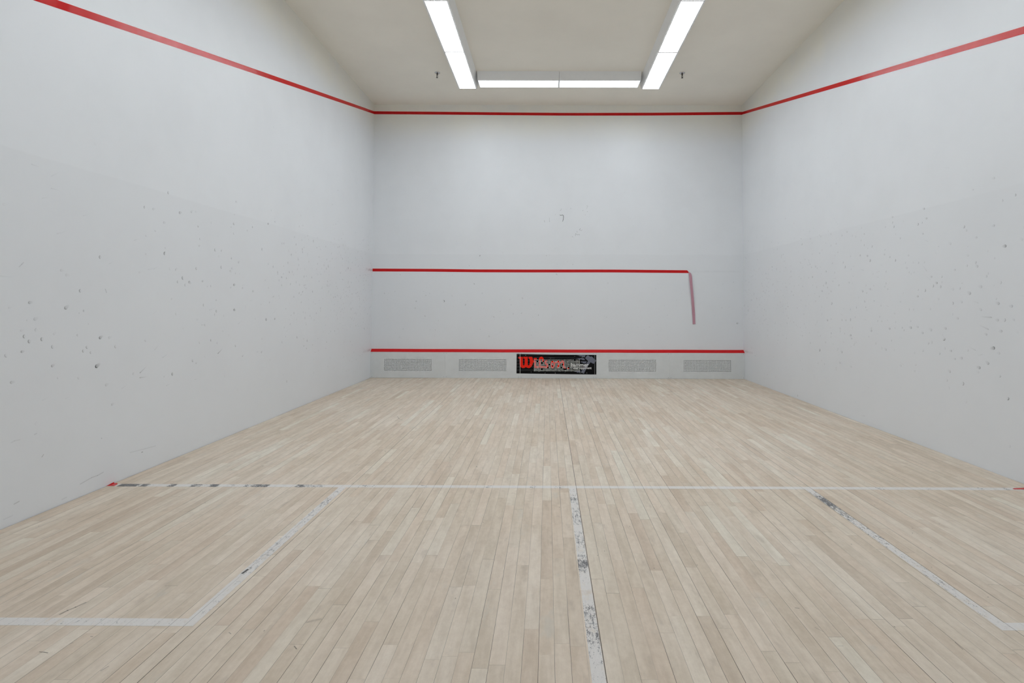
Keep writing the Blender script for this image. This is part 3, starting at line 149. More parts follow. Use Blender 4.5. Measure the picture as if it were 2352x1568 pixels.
S = {'Fstroke':[[[(3.2377,2.8134),(3.2559,2.804),(3.2795,2.8121),(3.2943,2.8088),(3.3011,2.7784),(3.2965,2.7379),(3.2878,2.7007)],0.75],[[(3.2389,2.8864),(3.2557,2.8932),(3.2658,2.9202)],0.3],[[(3.5793,2.553),(3.5927,2.58)],0.55],[[(3.5826,2.553),(3.6095,2.5396),(3.6263,2.5598)],0.25],[[(3.5088,2.4483),(3.5121,2.4887),(3.5424,2.4686),(3.5693,2.4754),(3.5861,2.4633)],0.35],[[(3.4484,2.4413),(3.4685,2.4313)],0.3],[[(3.5356,2.536),(3.539,2.509)],0.35],[[(3.0575,2.7643),(3.0611,2.69)],0.2],[[(2.9702,2.7168),(2.977,2.6864)],0.35],[[(3.6292,2.8873),(3.6427,2.8941)],0.35],[[(3.6964,2.9754),(3.7233,2.9687),(3.6998,2.9213)],0.2],[[(3.71,2.874),(3.7201,2.8707)],0.4],[[(3.6764,2.8131),(3.6831,2.8165)],0.3],[[(3.1583,2.822),(3.165,2.8186)],0.3],[[(3.4205,2.9274),(3.434,2.9206)],0.3]],'Lstroke':[[[(-5.7086,0.0831),(-5.6208,0.0977),(-5.5749,0.0969),(-5.528,0.1046)],0.25],[[(-5.2982,0.174),(-5.1539,0.1623),(-5.0429,0.155)],0.15],[[(-5.9772,0.3333),(-5.966,0.346)],0.35],[[(-5.1879,0.1449),(-5.1765,0.1455)],0.7],[[(-6.1377,0.1136),(-6.1069,0.1188)],0.3],[[(-6.1641,0.4656),(-6.1455,0.4725),(-6.112,0.4712)],0.12],[[(-5.8373,0.0307),(-5.8029,0.0339)],0.15],[[(-6.1937,0.0494),(-6.143,0.0525)],0.12],[[(-6.0279,0.4794),(-6.0126,0.4831)],0.2],[[(-5.5518,0.3419),(-5.5469,0.335)],0.3],[[(-6.1461,1.4614),(-6.1309,1.4781),(-6.1206,1.4893)],0.2],[[(-5.5485,1.3534),(-5.5373,1.3278)],0.3]],'floor':[[[(1.3521,-3.1921),(1.4062,-3.3191),(1.4578,-3.3745)],0.6,0.006],[[(2.22,-4.76),(2.2407,-4.823)],0.3,0.006],[[(2.4795,-5.0222),(2.487,-5.0334)],0.7,0.008],[[(1.6418,-4.6016),(1.6558,-4.6289)],0.5,0.006],[[(1.2022,-7.238),(1.2208,-7.2396),(1.2397,-7.2446)],0.6,0.004],[[(1.2712,-7.1948),(1.2775,-7.1856)],0.4,0.004],[[(1.0641,-7.0073),(1.0709,-6.9796),(1.0829,-6.9569),(1.0948,-6.9219)],0.35,0.012],[[(1.3092,-7.148),(1.3205,-7.1507)],0.5,0.004],[[(1.8147,-7.1196),(1.8283,-7.1292)],0.5,0.004],[[(2.102,-7.1987),(2.1182,-7.2147)],0.5,0.005],[[(2.0817,-7.0518),(2.1284,-7.0303)],0.15,0.02],[[(1.5061,-7.3361),(1.5134,-7.3123)],0.35,0.006],[[(1.6106,-6.6749),(1.6154,-6.638)],0.75,0.018],[[(4.5497,-7.1565),(4.5465,-7.1994)],0.5,0.004],[[(4.0579,-6.9344),(4.0725,-6.9392)],0.6,0.005],[[(5.0165,-6.3753),(5.0214,-6.3784)],0.6,0.006],[[(4.0718,-7.0688),(4.0902,-7.0945)],0.35,0.004],[[(4.1,-7.1815),(4.12,-7.1813)],0.4,0.003],[[(4.9279,-6.8444),(4.9302,-6.8465)],0.6,0.006],[[(5.0434,-6.2027),(5.0485,-6.1975)],0.5,0.006]],'w_short':[(0.068,0.135,1),(0.128,0.21,1),(0.217,0.281,0.9),(0.291,0.325,0.3),(0.411,0.468,0.85),(0.56,0.646,0.75),(0.644,0.7,0.4),(0.694,0.765,0.95),(0.82,0.899,0.5),(0.934,0.982,0.7),(0.993,1.107,0.85),(1.107,1.256,0.3),(1.287,1.352,0.85),(1.353,1.495,0.6),(1.653,1.695,0.3),(1.713,1.839,0.45),(2.149,2.213,0.5),(2.6,2.648,0.5),(2.902,2.948,0.5),(3.068,3.152,0.5),(4.86,4.972,0.3),(5.287,5.352,0.5),(5.44,5.474,0.4),(5.624,5.687,0.4),(5.899,5.931,0.4),(5.991,6.023,0.6),(6.083,6.114,0.5),(6.16,6.191,0.75),(6.274,6.35,0.6)],'w_half':[(-5.496,-5.601,0.45),(-5.639,-5.771,0.65),(-5.783,-5.883,0.4),(-5.883,-6.104,0.55),(-6.105,-6.132,0.3),(-6.196,-6.394,0.55),(-6.394,-6.497,0.4),(-6.505,-6.639,0.8),(-6.683,-6.76,0.35),(-6.778,-6.886,0.05),(-6.897,-7.059,0.6),(-7.068,-7.18,0.65),(-7.184,-7.28,0.4),(-7.288,-7.349,0.3),(-7.359,-7.38,0.85)],'w_L':[(-5.535,-5.642,0.5),(-5.682,-5.868,0.55),(-5.889,-6.097,0.45),(-6.097,-6.348,0.4),(-6.348,-6.604,0.45),(-6.629,-6.67,0.7),(-6.725,-7.027,0.3)],'w_R':[(-5.536,-5.619,0.6),(-5.636,-5.847,0.9),(-5.861,-6.009,0.65),(-6.009,-6.341,0.5),(-6.341,-6.659,0.4),(-6.679,-6.756,0.55),(-6.756,-7.064,0.35)],'tL':[(-6.385,2.965),(-6.102,3.037),(-5.812,3.11),(-5.505,3.184),(-5.138,3.268),(-4.689,3.394),(-4.33,3.481),(-3.673,3.645),(-2.633,3.913),(-1.531,4.192),(-0.015,4.561)],'tL2':[(-5.957,3.121),(-5.528,3.228),(-4.999,3.366),(-4.332,3.531),(-2.634,3.958),(-0.016,4.613)],'tR':[(0.009,4.57),(-1.016,4.311),(-2.799,3.862),(-4.034,3.544),(-4.78,3.343),(-5.441,3.191)],'tR2':[(0.008,4.617),(-1.017,4.357),(-2.8,3.908),(-4.035,3.597),(-4.781,3.401),(-5.442,3.24)],'tF':[(-0.005,4.566),(1.067,4.561),(2.204,4.553),(3.34,4.546),(4.854,4.551),(6.397,4.567)],'tS':[(0.004,1.825),(1.09,1.823),(1.752,1.816),(2.594,1.815),(4.098,1.82),(5.456,1.812)],'hangL':[(5.4608,1.8129),(5.4702,1.6842),(5.4812,1.5541),(5.4951,1.4011),(5.512,1.2101),(5.5242,1.0193),(5.5262,0.9315)],'hangR':[(5.4631,1.8336),(5.4967,1.813),(5.5126,1.7763),(5.5192,1.7074),(5.5205,1.6461),(5.5285,1.5389),(5.5468,1.3248),(5.5673,1.111),(5.5699,0.9965),(5.5743,0.9355)],'scL':[(0.0077,-5.4956),(0.0522,-5.495),(0.0439,-5.4611),(0.0205,-5.4306),(-0.0016,-5.4386),(-0.0046,-5.4617)],'scR':[(6.2279,-5.4751),(6.2255,-5.4905),(6.2809,-5.4868),(6.298,-5.485),(6.3246,-5.4552),(6.2864,-5.4619),(6.2488,-5.4639)],'W':[(2.5336,0.3678),(2.6092,0.368),(2.6099,0.3354),(2.6096,0.2516),(2.6117,0.2345),(2.6169,0.2246),(2.624,0.2209),(2.6325,0.2247),(2.6388,0.2346),(2.641,0.2517),(2.6406,0.3355),(2.6207,0.3368),(2.62,0.3695),(2.6946,0.3697),(2.6934,0.3314),(2.6937,0.2462),(2.6958,0.232),(2.7009,0.2221),(2.7081,0.2201),(2.7166,0.2264),(2.7251,0.2406),(2.7298,0.2747),(2.7296,0.3088),(2.7262,0.3258),(2.7204,0.3357),(2.7076,0.3371),(2.7075,0.3684),(2.7687,0.3686),(2.7759,0.3516),(2.7817,0.3232),(2.7833,0.2891),(2.7811,0.255),(2.7721,0.2266),(2.758,0.2038),(2.7381,0.1839),(2.7182,0.1758),(2.7011,0.1766),(2.6811,0.1837),(2.6612,0.1935),(2.6441,0.1821),(2.627,0.1755),(2.6071,0.1755),(2.5871,0.1833),(2.57,0.2003),(2.5599,0.223),(2.5561,0.2457),(2.5551,0.3337),(2.5352,0.3351)],'dot':[(2.8529,0.3334),(2.8515,0.3274),(2.8473,0.322),(2.8407,0.3177),(2.8323,0.3149),(2.8231,0.3139),(2.8138,0.3148),(2.8055,0.3176),(2.7989,0.3218),(2.7946,0.3272),(2.7931,0.3331),(2.7945,0.3391),(2.7988,0.3445),(2.8054,0.3488),(2.8137,0.3516),(2.8229,0.3526),(2.8322,0.3517),(2.8405,0.3489),(2.8472,0.3447),(2.8515,0.3393)],'strokesR':[[[(2.7847,0.2877),(2.8061,0.292),(2.8218,0.2807),(2.822,0.2069),(2.8335,0.1941),(2.8634,0.1928)],0.034],[[(2.8987,0.281),(2.8985,0.3264),(2.9113,0.3492),(2.9284,0.3549),(2.9426,0.3479),(2.9512,0.3294),(2.9513,0.3039)],0.03],[[(2.8987,0.2923),(2.8989,0.2185),(2.9118,0.1944),(2.946,0.1959)],0.034],[[(2.9688,0.196),(3.0115,0.1891),(3.0328,0.2133),(3.0256,0.236),(2.9971,0.2586),(2.9941,0.2813),(3.0112,0.2941)],0.03],[[(3.1448,0.2363),(3.1433,0.2188),(3.139,0.2033),(3.1324,0.1919),(3.1243,0.1858),(3.1156,0.1857),(3.1074,0.1918),(3.1008,0.2032),(3.0964,0.2186),(3.0948,0.2361),(3.0963,0.2536),(3.1006,0.2691),(3.1072,0.2805),(3.1153,0.2866),(3.124,0.2867),(3.1322,0.2806),(3.1388,0.2692),(3.1432,0.2538),(3.1448,0.2363)],0.024],[[(3.1528,0.2619),(3.1858,0.2767),(3.2114,0.2914),(3.2206,0.2768),(3.2208,0.2183),(3.208,0.1889)],0.026],[[(3.2207,0.2548),(3.2555,0.2696),(3.2885,0.2953),(3.3069,0.2771),(3.3107,0.2259),(3.3071,0.1966),(3.3291,0.1821)],0.026],[[(3.375,0.1731),(3.3897,0.1731)],0.016]],'hammer':[[(3.6738,0.3479),(3.7086,0.3956),(3.7287,0.3957),(3.7636,0.3702),(3.7801,0.3794),(3.8095,0.3612),(3.8242,0.3411),(3.8591,0.3138),(3.8573,0.301),(3.8353,0.2606),(3.8169,0.2532),(3.7656,0.2787),(3.707,0.187),(3.6521,0.0826),(3.6025,0.1099),(3.6922,0.2492),(3.7252,0.3005)],[(3.5287,0.3987),(3.6829,0.3992),(3.6664,0.3643),(3.6205,0.366),(3.6187,0.3788),(3.5783,0.3805),(3.5746,0.3897)],[(3.5031,0.3473),(3.6554,0.3478),(3.672,0.315),(3.6242,0.3166),(3.6206,0.3258),(3.5637,0.3274),(3.56,0.3365)],[(3.6004,0.2927),(3.7032,0.2931),(3.683,0.2583),(3.6335,0.2618),(3.6335,0.2746),(3.6005,0.2763)],[(3.4833,0.1314),(3.6007,0.1355),(3.5897,0.1062),(3.5384,0.1005),(3.5273,0.1151),(3.4906,0.1186)]],'texts':[(3.4336,0.2018),(3.7345,0.2029),(3.4649,0.1635),(3.784,0.1646)],'glines':[[(2.5066,0.3521),(2.7945,0.353)],[(2.5068,0.2995),(2.7946,0.3005)],[(2.5071,0.2455),(2.7948,0.2465)],[(2.5073,0.1944),(2.795,0.1954)],[(2.5076,0.1419),(2.7952,0.1429)],[(2.5092,0.4046),(3.1391,0.4025)],[(2.7717,0.353),(3.1535,0.3486)],[(3.0497,0.3531),(3.5013,0.3491)]],'vl':[(2.5611,0.4162),(2.5625,0.0839),(3.837,0.4052),(3.8373,0.0723)],'banner':[(2.5038,0.4185),(3.2395,0.4043),(3.8661,0.4042),(3.8664,0.0696),(3.0657,0.0766),(2.5015,0.0837)]}
# ---------------------------------------------------------------- materials
def wall_mat():
    k = NT('painted_plaster'); p = k.pos(); v = k.vec(p[0], p[1], p[2])
    # lower 2.13 m was repainted in a slightly greyer white; the edge of that coat wobbles a little
    edge = k.M('ADD', p[2], k.M('MULTIPLY', k.noise(v, 1.3), .03))
    low = k.step(edge, 2.150, 2.135)
    base = k.mix(low, WALL_HI, WALL_LO)
    # warm shade below the ceiling painted into the wall colour, and the strip over the front out line in the ceiling's cream
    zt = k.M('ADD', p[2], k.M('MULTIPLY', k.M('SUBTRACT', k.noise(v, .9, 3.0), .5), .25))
    base = k.mix(k.M('MULTIPLY', k.step(zt, 4.0, 4.6), .75), base, WARM_SHADE)
    base = k.mix(k.M('MULTIPLY', k.M('GREATER_THAN', p[2], 4.59), k.M('GREATER_THAN', p[1], -.02)), base, CEIL)
    blot = k.noise(v, 1.1, 4.0, .6)
    base = k.mix(k.M('MULTIPLY', k.step(blot, .35, .75), .5), base, tuple(c*.955 for c in WALL_LO))
    fine = k.noise(v, 90.0, 3.0)
    h = k.M('ADD', k.M('MULTIPLY', fine, .3), k.M('MULTIPLY', k.noise(v, 2.2, 2.0), 1.6))
    return k.end(k.bsdf(base, .42, .4, normal=k.bump(h, .0016, .5)))

def ceiling_mat():
    k = NT('cream_ceiling_paint'); p = k.pos(); v = k.vec(p[0], p[1], p[2])
    c = k.mix(k.step(k.noise(v, 1.4, 4.0, .6), .3, .7), CEIL, tuple(x*.965 for x in CEIL))
    return k.end(k.bsdf(c, .7, .2, normal=k.bump(k.noise(v, 70, 2), .001, .4)))

def mark_mat():
    # rubber ball marks: crescents, smeared fans and streaks, drawn in each patch's own uv
    k = NT('rubber_ball_marks')
    u = k.n('ShaderNodeUVMap', uv_map='UVMap'); sp = k.n('ShaderNodeSeparateXYZ'); k.t.links.new(u.outputs[0], sp.inputs[0])
    x, y = sp.outputs[0], sp.outputs[1]
    a = k.attr('mark'); sc = k.n('ShaderNodeSeparateColor'); k.t.links.new(a.outputs['Color'], sc.inputs[0])
    dark, fan, tail = sc.outputs[0], sc.outputs[1], sc.outputs[2]
    ln = lambda q, w: k.M('SQRT', k.M('ADD', k.M('MULTIPLY', q, q), k.M('MULTIPLY', w, w)))
    d0 = ln(x, y); d1 = ln(k.M('SUBTRACT', x, .42), k.M('MULTIPLY', y, .95))
    cres = k.M('MULTIPLY', k.step(d0, 1.06, .84), k.step(d1, .72, 1.08))
    xt = k.M('DIVIDE', k.M('MAXIMUM', x, 0.0), k.M('MAXIMUM', k.M('MULTIPLY', tail, 8.0), .5))
    xe = k.M('ADD', k.M('MINIMUM', x, 0.0), xt)
    de = ln(xe, y)
    prof = k.step(xe, 1.0, -1.1)
    g = k.n('ShaderNodeNewGeometry')
    gr = k.noise(g.outputs['Position'], 160.0, 2.0)
    fanm = k.M('MULTIPLY', k.M('MULTIPLY', k.step(de, 1.03, .75), k.M('ADD', k.M('MULTIPLY', prof, .75), .18)), k.M('ADD', k.M('MULTIPLY', gr, .8), .6))
    m = k.M('MAXIMUM', cres, k.M('MULTIPLY', fanm, fan))
    al = k.M('MULTIPLY', k.M('MULTIPLY', m, dark), .8, clamp=True)
    tr = k.n('ShaderNodeBsdfTransparent'); b = k.bsdf((.075, .08, .09), .5, .3)
    ms = k.n('ShaderNodeMixShader'); k.put(ms.inputs[0], al); k.t.links.new(tr.outputs[0], ms.inputs[1]); k.t.links.new(b, ms.inputs[2])
    return k.end(ms.outputs[0])

def stroke_mat(name, col):
    k = NT(name); a = k.attr('mark'); sc = k.n('ShaderNodeSeparateColor'); k.t.links.new(a.outputs['Color'], sc.inputs[0])
    u = k.n('ShaderNodeUVMap', uv_map='UVMap'); sp = k.n('ShaderNodeSeparateXYZ'); k.t.links.new(u.outputs[0], sp.inputs[0])
    e = k.step(k.M('ABSOLUTE', sp.outputs[1]), 1.0, .35)
    al = k.M('MULTIPLY', k.M('MULTIPLY', sc.outputs[0], e), .9, clamp=True)
    tr = k.n('ShaderNodeBsdfTransparent'); b = k.bsdf(col, .6, .2)
    ms = k.n('ShaderNodeMixShader'); k.put(ms.inputs[0], al); k.t.links.new(tr.outputs[0], ms.inputs[1]); k.t.links.new(b, ms.inputs[2])
    return k.end(ms.outputs[0])

PW = 0.0576
def plank_bits(k):
    """row / plank ids, seam masks in world coordinates, shared by the boards and the paint on them"""
    p = k.pos()
    xr = k.M('DIVIDE', k.M('SUBTRACT', p[0], 3.2285), PW)
    row = k.M('FLOOR', xr); fx = k.M('SUBTRACT', xr, row)
    gid = k.M('ROUND', xr)
    gr = k.rnd(k.M('ADD', gid, 311.5))
    gd = k.M('MULTIPLY', k.M('MINIMUM', fx, k.M('SUBTRACT', 1.0, fx)), PW)
    # a few joints between panels of boards stand wide open
    strong = 0.0
    for g in (0, -27, 28):
        strong = k.M('ADD', strong, k.M('COMPARE', gid, float(g), .4))
    half = k.M('ADD', k.M('MULTIPLY', k.M('POWER', gr, 1.5), .00066), .00026)
    half = k.M('ADD', half, k.M('MULTIPLY', strong, .00065))
    wob = k.noise(k.vec(k.M('MULTIPLY', gid, 7.3), k.M('MULTIPLY', p[1], 1.3)), 1.0, 2.0)
    amt = k.M('ADD', k.M('MULTIPLY', k.step(wob, .30, .66), .75), .25)
    amt = k.M('MAXIMUM', amt, k.M('MULTIPLY', strong, .92))
    m = k.n('ShaderNodeMapRange'); k.put(m.inputs[0], k.M('SUBTRACT', gd, half)); m.inputs[1].default_value = -.0001; m.inputs[2].default_value = .00035
    m.inputs[3].default_value = 1; m.inputs[4].default_value = 0
    gap = k.M('MULTIPLY', m.outputs[0], amt)
    rr = k.rnd(row)
    w = k.M('ADD', k.M('MULTIPLY', p[1], 1.45), k.M('MULTIPLY', rr, 977.0))
    vo = k.n('ShaderNodeTexVoronoi', voronoi_dimensions='1D', feature='F1'); k.put(vo.inputs['W'], w); vo.inputs['Scale'].default_value = 1.0
    ve = k.n('ShaderNodeTexVoronoi', voronoi_dimensions='1D', feature='DISTANCE_TO_EDGE'); k.put(ve.inputs['W'], w); ve.inputs['Scale'].default_value = 1.0
    cs = k.n('ShaderNodeSeparateColor'); k.t.links.new(vo.outputs['Color'], cs.inputs[0])
    joint = k.M('MULTIPLY', k.step(ve.outputs['Distance'], .0024, .0009), k.M('MULTIPLY', k.M('POWER', cs.outputs[1], 2.0), .6))
    return p, row, gap, joint, cs.outputs, fx

def wood_color(k):
    p, row, gap, joint, c, fx = plank_bits(k)
    r1, r2, r3 = c[0], c[1], c[2]
    off = k.M('MULTIPLY', r1, 57.0)
    ramp = k.n('ShaderNodeValToRGB'); k.put(ramp.inputs[0], r1)
    cr = ramp.color_ramp; cr.interpolation = 'LINEAR'
    stops = [(0, W_DK), (.12, W_MD), (.5, W_BS), (.85, W_LT), (1, W_XL)]
    cr.elements[0].position = 0; cr.elements[0].color = (*stops[0][1], 1); cr.elements[1].position = 1; cr.elements[1].color = (*stops[-1][1], 1)
    for q, cc in stops[1:-1]:
        e = cr.elements.new(q); e.color = (*cc, 1)
    base = ramp.outputs[0]
    tint = k.mix(r2, (1.012, .995, .975), (.99, 1.0, .985)); base = k.mix(1.0, base, tint, 'MULTIPLY')
    # grain along the board, board by board
    g1 = k.noise(k.vec(k.M('ADD', k.M('MULTIPLY', p[0], 110.0), off), k.M('MULTIPLY', p[1], 5.0), off), 1.0, 4.0, .65)
    g2 = k.noise(k.vec(k.M('ADD', k.M('MULTIPLY', p[0], 22.0), off), k.M('MULTIPLY', p[1], 3.2), k.M('MULTIPLY', r3, 31.0)), 1.0, 4.0, .6)
    base = k.mix(1.0, base, k.mix(g1, (.94, .935, .93), (1.05, 1.055, 1.06)), 'MULTIPLY')
    base = k.mix(1.0, base, k.mix(k.step(g2, .28, .72), (.91, .895, .875), (1.055, 1.06, 1.07)), 'MULTIPLY')
    # mineral streaks and grey scuffed patches
    g3 = k.noise(k.vec(k.M('ADD', k.M('MULTIPLY', p[0], 16.0), off), k.M('ADD', k.M('MULTIPLY', p[1], 5.0), off), r2), 1.0, 3.0, .6)
    base = k.mix(k.M('MULTIPLY', k.step(g3, .57, .76), .34), base, tuple(x*.70 for x in W_DK))
    g6 = k.noise(k.vec(k.M('ADD', k.M('MULTIPLY', p[0], 34.0), off), k.M('ADD', k.M('MULTIPLY', p[1], 26.0), off), r2), 1.0, 5.0, .7)
    base = k.mix(1.0, base, k.mix(k.step(g6, .25, .75), (.945, .935, .925), (1.035, 1.04, 1.045)), 'MULTIPLY')
    g7 = k.noise(k.vec(k.M('MULTIPLY', p[0], 420.0), k.M('MULTIPLY', p[1], 260.0)), 1.0, 2.0)
    base = k.mix(1.0, base, k.mix(g7, (.95, .95, .95), (1.04, 1.04, 1.04)), 'MULTIPLY')
    # pale worn (white dusty) spots
    g4 = k.noise(k.vec(k.M('MULTIPLY', p[0], 5.0), k.M('MULTIPLY', p[1], 2.2), k.M('MULTIPLY', row, .8)), 1.0, 4.0, .7)
    base = k.mix(k.M('MULTIPLY', k.step(g4, .60, .74), .55), base, s2l((214, 208, 196)))
    # large faint wear
    g5 = k.noise(k.vec(p[0], p[1]), .8, 3.0)
    base = k.mix(1.0, base, k.mix(k.step(g5, .3, .7), (.975, .965, .95), (1.02, 1.03, 1.045)), 'MULTIPLY')
    # pin knots and dents
    vk = k.n('ShaderNodeTexVoronoi', voronoi_dimensions='2D', feature='F1'); k.put(vk.inputs['Vector'], k.vec(k.M('MULTIPLY', p[0], 1.0), k.M('MULTIPLY', p[1], .55))); vk.inputs['Scale'].default_value = 4.5
    ks = k.n('ShaderNodeSeparateColor'); k.t.links.new(vk.outputs['Color'], ks.inputs[0])
    kn = k.M('MULTIPLY', k.step(vk.outputs['Distance'], .016, .004), k.M('GREATER_THAN', ks.outputs[0], .72))
    base = k.mix(k.M('MULTIPLY', kn, .6), base, (.12, .09, .07))
    return p, base, gap, joint, g1

def floor_mat():
    k = NT('maple_strip_floor'); p, base, gap, joint, g1 = wood_color(k)
    base = k.mix(joint, base, (.16, .12, .085))
    base = k.mix(k.M('MULTIPLY', gap, .93), base, (.035, .027, .02))
    return k.end(k.bsdf(base, .62, .25, normal=k.bump(k.M('SUBTRACT', k.M('MULTIPLY', g1, .15), gap), .0006, .6)))

def line_mat(vertical):
    # worn white paint: wood shows through, dark rubber fills the worn spots ('wear' per vertex)
    k = NT('worn_white_court_paint'); p, base, gap, joint, g1 = wood_color(k)
    a = k.attr('wear'); wear = a.outputs['Fac']
    if vertical: q = k.vec(k.M('MULTIPLY', p[0], 75.0), k.M('MULTIPLY', p[1], 26.0)); q2 = k.vec(k.M('MULTIPLY', p[0], 330.0), k.M('MULTIPLY', p[1], 150.0))
    else: q = k.vec(k.M('MULTIPLY', p[0], 28.0), k.M('MULTIPLY', p[1], 42.0), k.M('FLOOR', k.M('DIVIDE', p[0], PW))); q2 = k.vec(k.M('MULTIPLY', p[0], 160.0), k.M('MULTIPLY', p[1], 90.0))
    n1 = k.noise(q, 1.0, 6.0, .72); n2 = k.noise(q2, 1.0, 3.0, .6)
    th = k.M('ADD', k.M('MULTIPLY', n1, .62), k.M('MULTIPLY', n2, .38))
    lim = k.M('SUBTRACT', .655, k.M('MULTIPLY', wear, .27))
    dm = k.step(k.M('SUBTRACT', th, lim), -.02, .085)
    dm = k.M('MULTIPLY', dm, k.M('MULTIPLY', k.step(wear, 0.0, .15), .85))
    paint = k.mix(k.noise(q, 1.7, 3.0), PAINT, tuple(c*.88 for c in PAINT))
    thin = k.noise(k.vec(k.M('MULTIPLY', p[0], 13.0), k.M('MULTIPLY', p[1], 9.0), 3.0), 1.0, 5.0, .7)
    col = k.mix(k.M('ADD', k.M('MULTIPLY', k.step(thin, .52, .72), .5), .16), paint, base)
    col = k.mix(dm, col, (.075, .078, .09))
    col = k.mix(k.M('MULTIPLY', gap, .7), col, (.06, .055, .05))
    return k.end(k.bsdf(col, .6, .25))

def tape_mat(name, col, rough=.15, wr=1.0):
    k = NT(name); p = k.pos(); v = k.vec(p[0], p[1], p[2])
    # fine slanted wrinkles of hand-laid vinyl tape
    s = k.M('ADD', k.M('MULTIPLY', p[2], 1.0), k.M('ADD', k.M('MULTIPLY', p[1], .45), k.M('MULTIPLY', p[0], .2)))
    w = k.noise(k.vec(k.M('MULTIPLY', s, 260.0), k.M('MULTIPLY', p[1], 9.0), k.M('MULTIPLY', p[0], 6.0)), 1.0, 3.0, .6)
    w2 = k.noise(v, 7.0, 2.0)
    # the long side tapes are crinkled between about 3.6 and 5.6 m from the front wall
    cz = k.M('MULTIPLY', k.M('MULTIPLY', k.step(p[1], -3.2, -4.0), k.step(p[1], -5.75, -5.2)), k.M('GREATER_THAN', p[2], 3.0))
    cz = k.M('MULTIPLY', cz, k.M('ADD', k.M('MULTIPLY', k.step(k.noise(v, 5.0, 2.0), .35, .6), .6), .4))
    fine = k.noise(k.vec(k.M('MULTIPLY', s, 420.0), k.M('MULTIPLY', p[1], 26.0)), 1.0, 4.0, .65)
    h = k.M('ADD', k.M('MULTIPLY', k.M('MULTIPLY', w, .25), k.step(w2, .25, .6)), k.M('MULTIPLY', k.M('MULTIPLY', fine, cz), .30))
    spec = k.M('ADD', k.M('MULTIPLY', cz, .45), .2)
    c = k.mix(k.noise(v, 14.0, 3.0), tuple(x*.9 for x in col), tuple(min(1, x*1.06) for x in col))
    return k.end(k.bsdf(c, rough, spec, normal=k.bump(h, .0017*wr, .9)))

def lamp_mat(name='lit_prismatic_lens', gain=1.0):
    k = NT(name); g = k.n('ShaderNodeTexCoord')
    sp = k.n('ShaderNodeSeparateXYZ'); k.t.links.new(g.outputs['Object'], sp.inputs[0])
    rib = k.M('MULTIPLY', k.M('ADD', k.M('SINE', k.M('MULTIPLY', sp.outputs[0], 330.0)), 1.0), .04)
    e = k.n('ShaderNodeEmission'); k.put(e.inputs[0], LAMP); k.put(e.inputs[1], k.M('MULTIPLY', k.M('SUBTRACT', 1.0, rib), LAMP_STRENGTH*gain))
    return k.end(e.outputs[0])

WALL_HI = s2l((242, 245, 249)); WALL_LO = s2l((239, 242, 246)); CEIL = s2l((253, 249, 238)); WARM_SHADE = s2l((250, 246, 230))
W_DK = s2l((219, 203, 186)); W_MD = s2l((224, 209, 192)); W_BS = s2l((228, 214, 198)); W_LT = s2l((231, 218, 203)); W_XL = s2l((235, 226, 212))
PAINT = s2l((240, 237, 235))
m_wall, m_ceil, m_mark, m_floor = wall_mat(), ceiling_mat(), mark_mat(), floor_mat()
m_stroke = stroke_mat('scuff_strokes', (.05, .055, .06)); m_reflection = stroke_mat('red_tape_reflection', (.62, .2, .2))  # second one: red reflection in the side walls, painted as pale strokes
m_lineH, m_lineV = line_mat(False), line_mat(True)
m_tape = tape_mat('glossy_red_tape', (.66, .013, .015))
m_tin_red = tape_mat('gloss_red_tin_strip', (.70, .014, .018), .22, .35)
m_tape_back = tape_mat('tape_back_pale_pink', (.60, .33, .40), .32, .5)
m_panel = simple('white_painted_board', s2l((228, 231, 232)), .5, .35)
m_dark = simple('dark_gap', (.03, .03, .03), .9, .1)
m_metal = simple('white_enamel_steel', s2l((249, 251, 251)), .4, .5)
m_chrome = simple('dull_chrome', (.55, .55, .57), .25, .5, 1.0)
m_bronze = simple('tarnished_sprinkler_metal', (.10, .09, .08), .35, .5, .8)
m_lens = lamp_mat(); m_lens_dim = lamp_mat('lit_prismatic_lens_older_tubes', .3)
m_black = simple('black_vinyl', (.005, .005, .006), .45, .12)
m_red = simple('banner_red', (.95, .026, .010), .5, .12)
m_slate = simple('banner_slate_grey', s2l((112, 116, 132)), .4, .4)
m_white = simple('banner_white', s2l((252, 252, 252)), .5, .4)
m_gline = simple('banner_scratch_grey', s2l((108, 110, 112)), .5, .4)
m_torn = simple('torn_vinyl_white', s2l((218, 221, 217)), .7, .2)
m_screw = simple('screw_grey', s2l((165, 165, 163)), .4, .5)

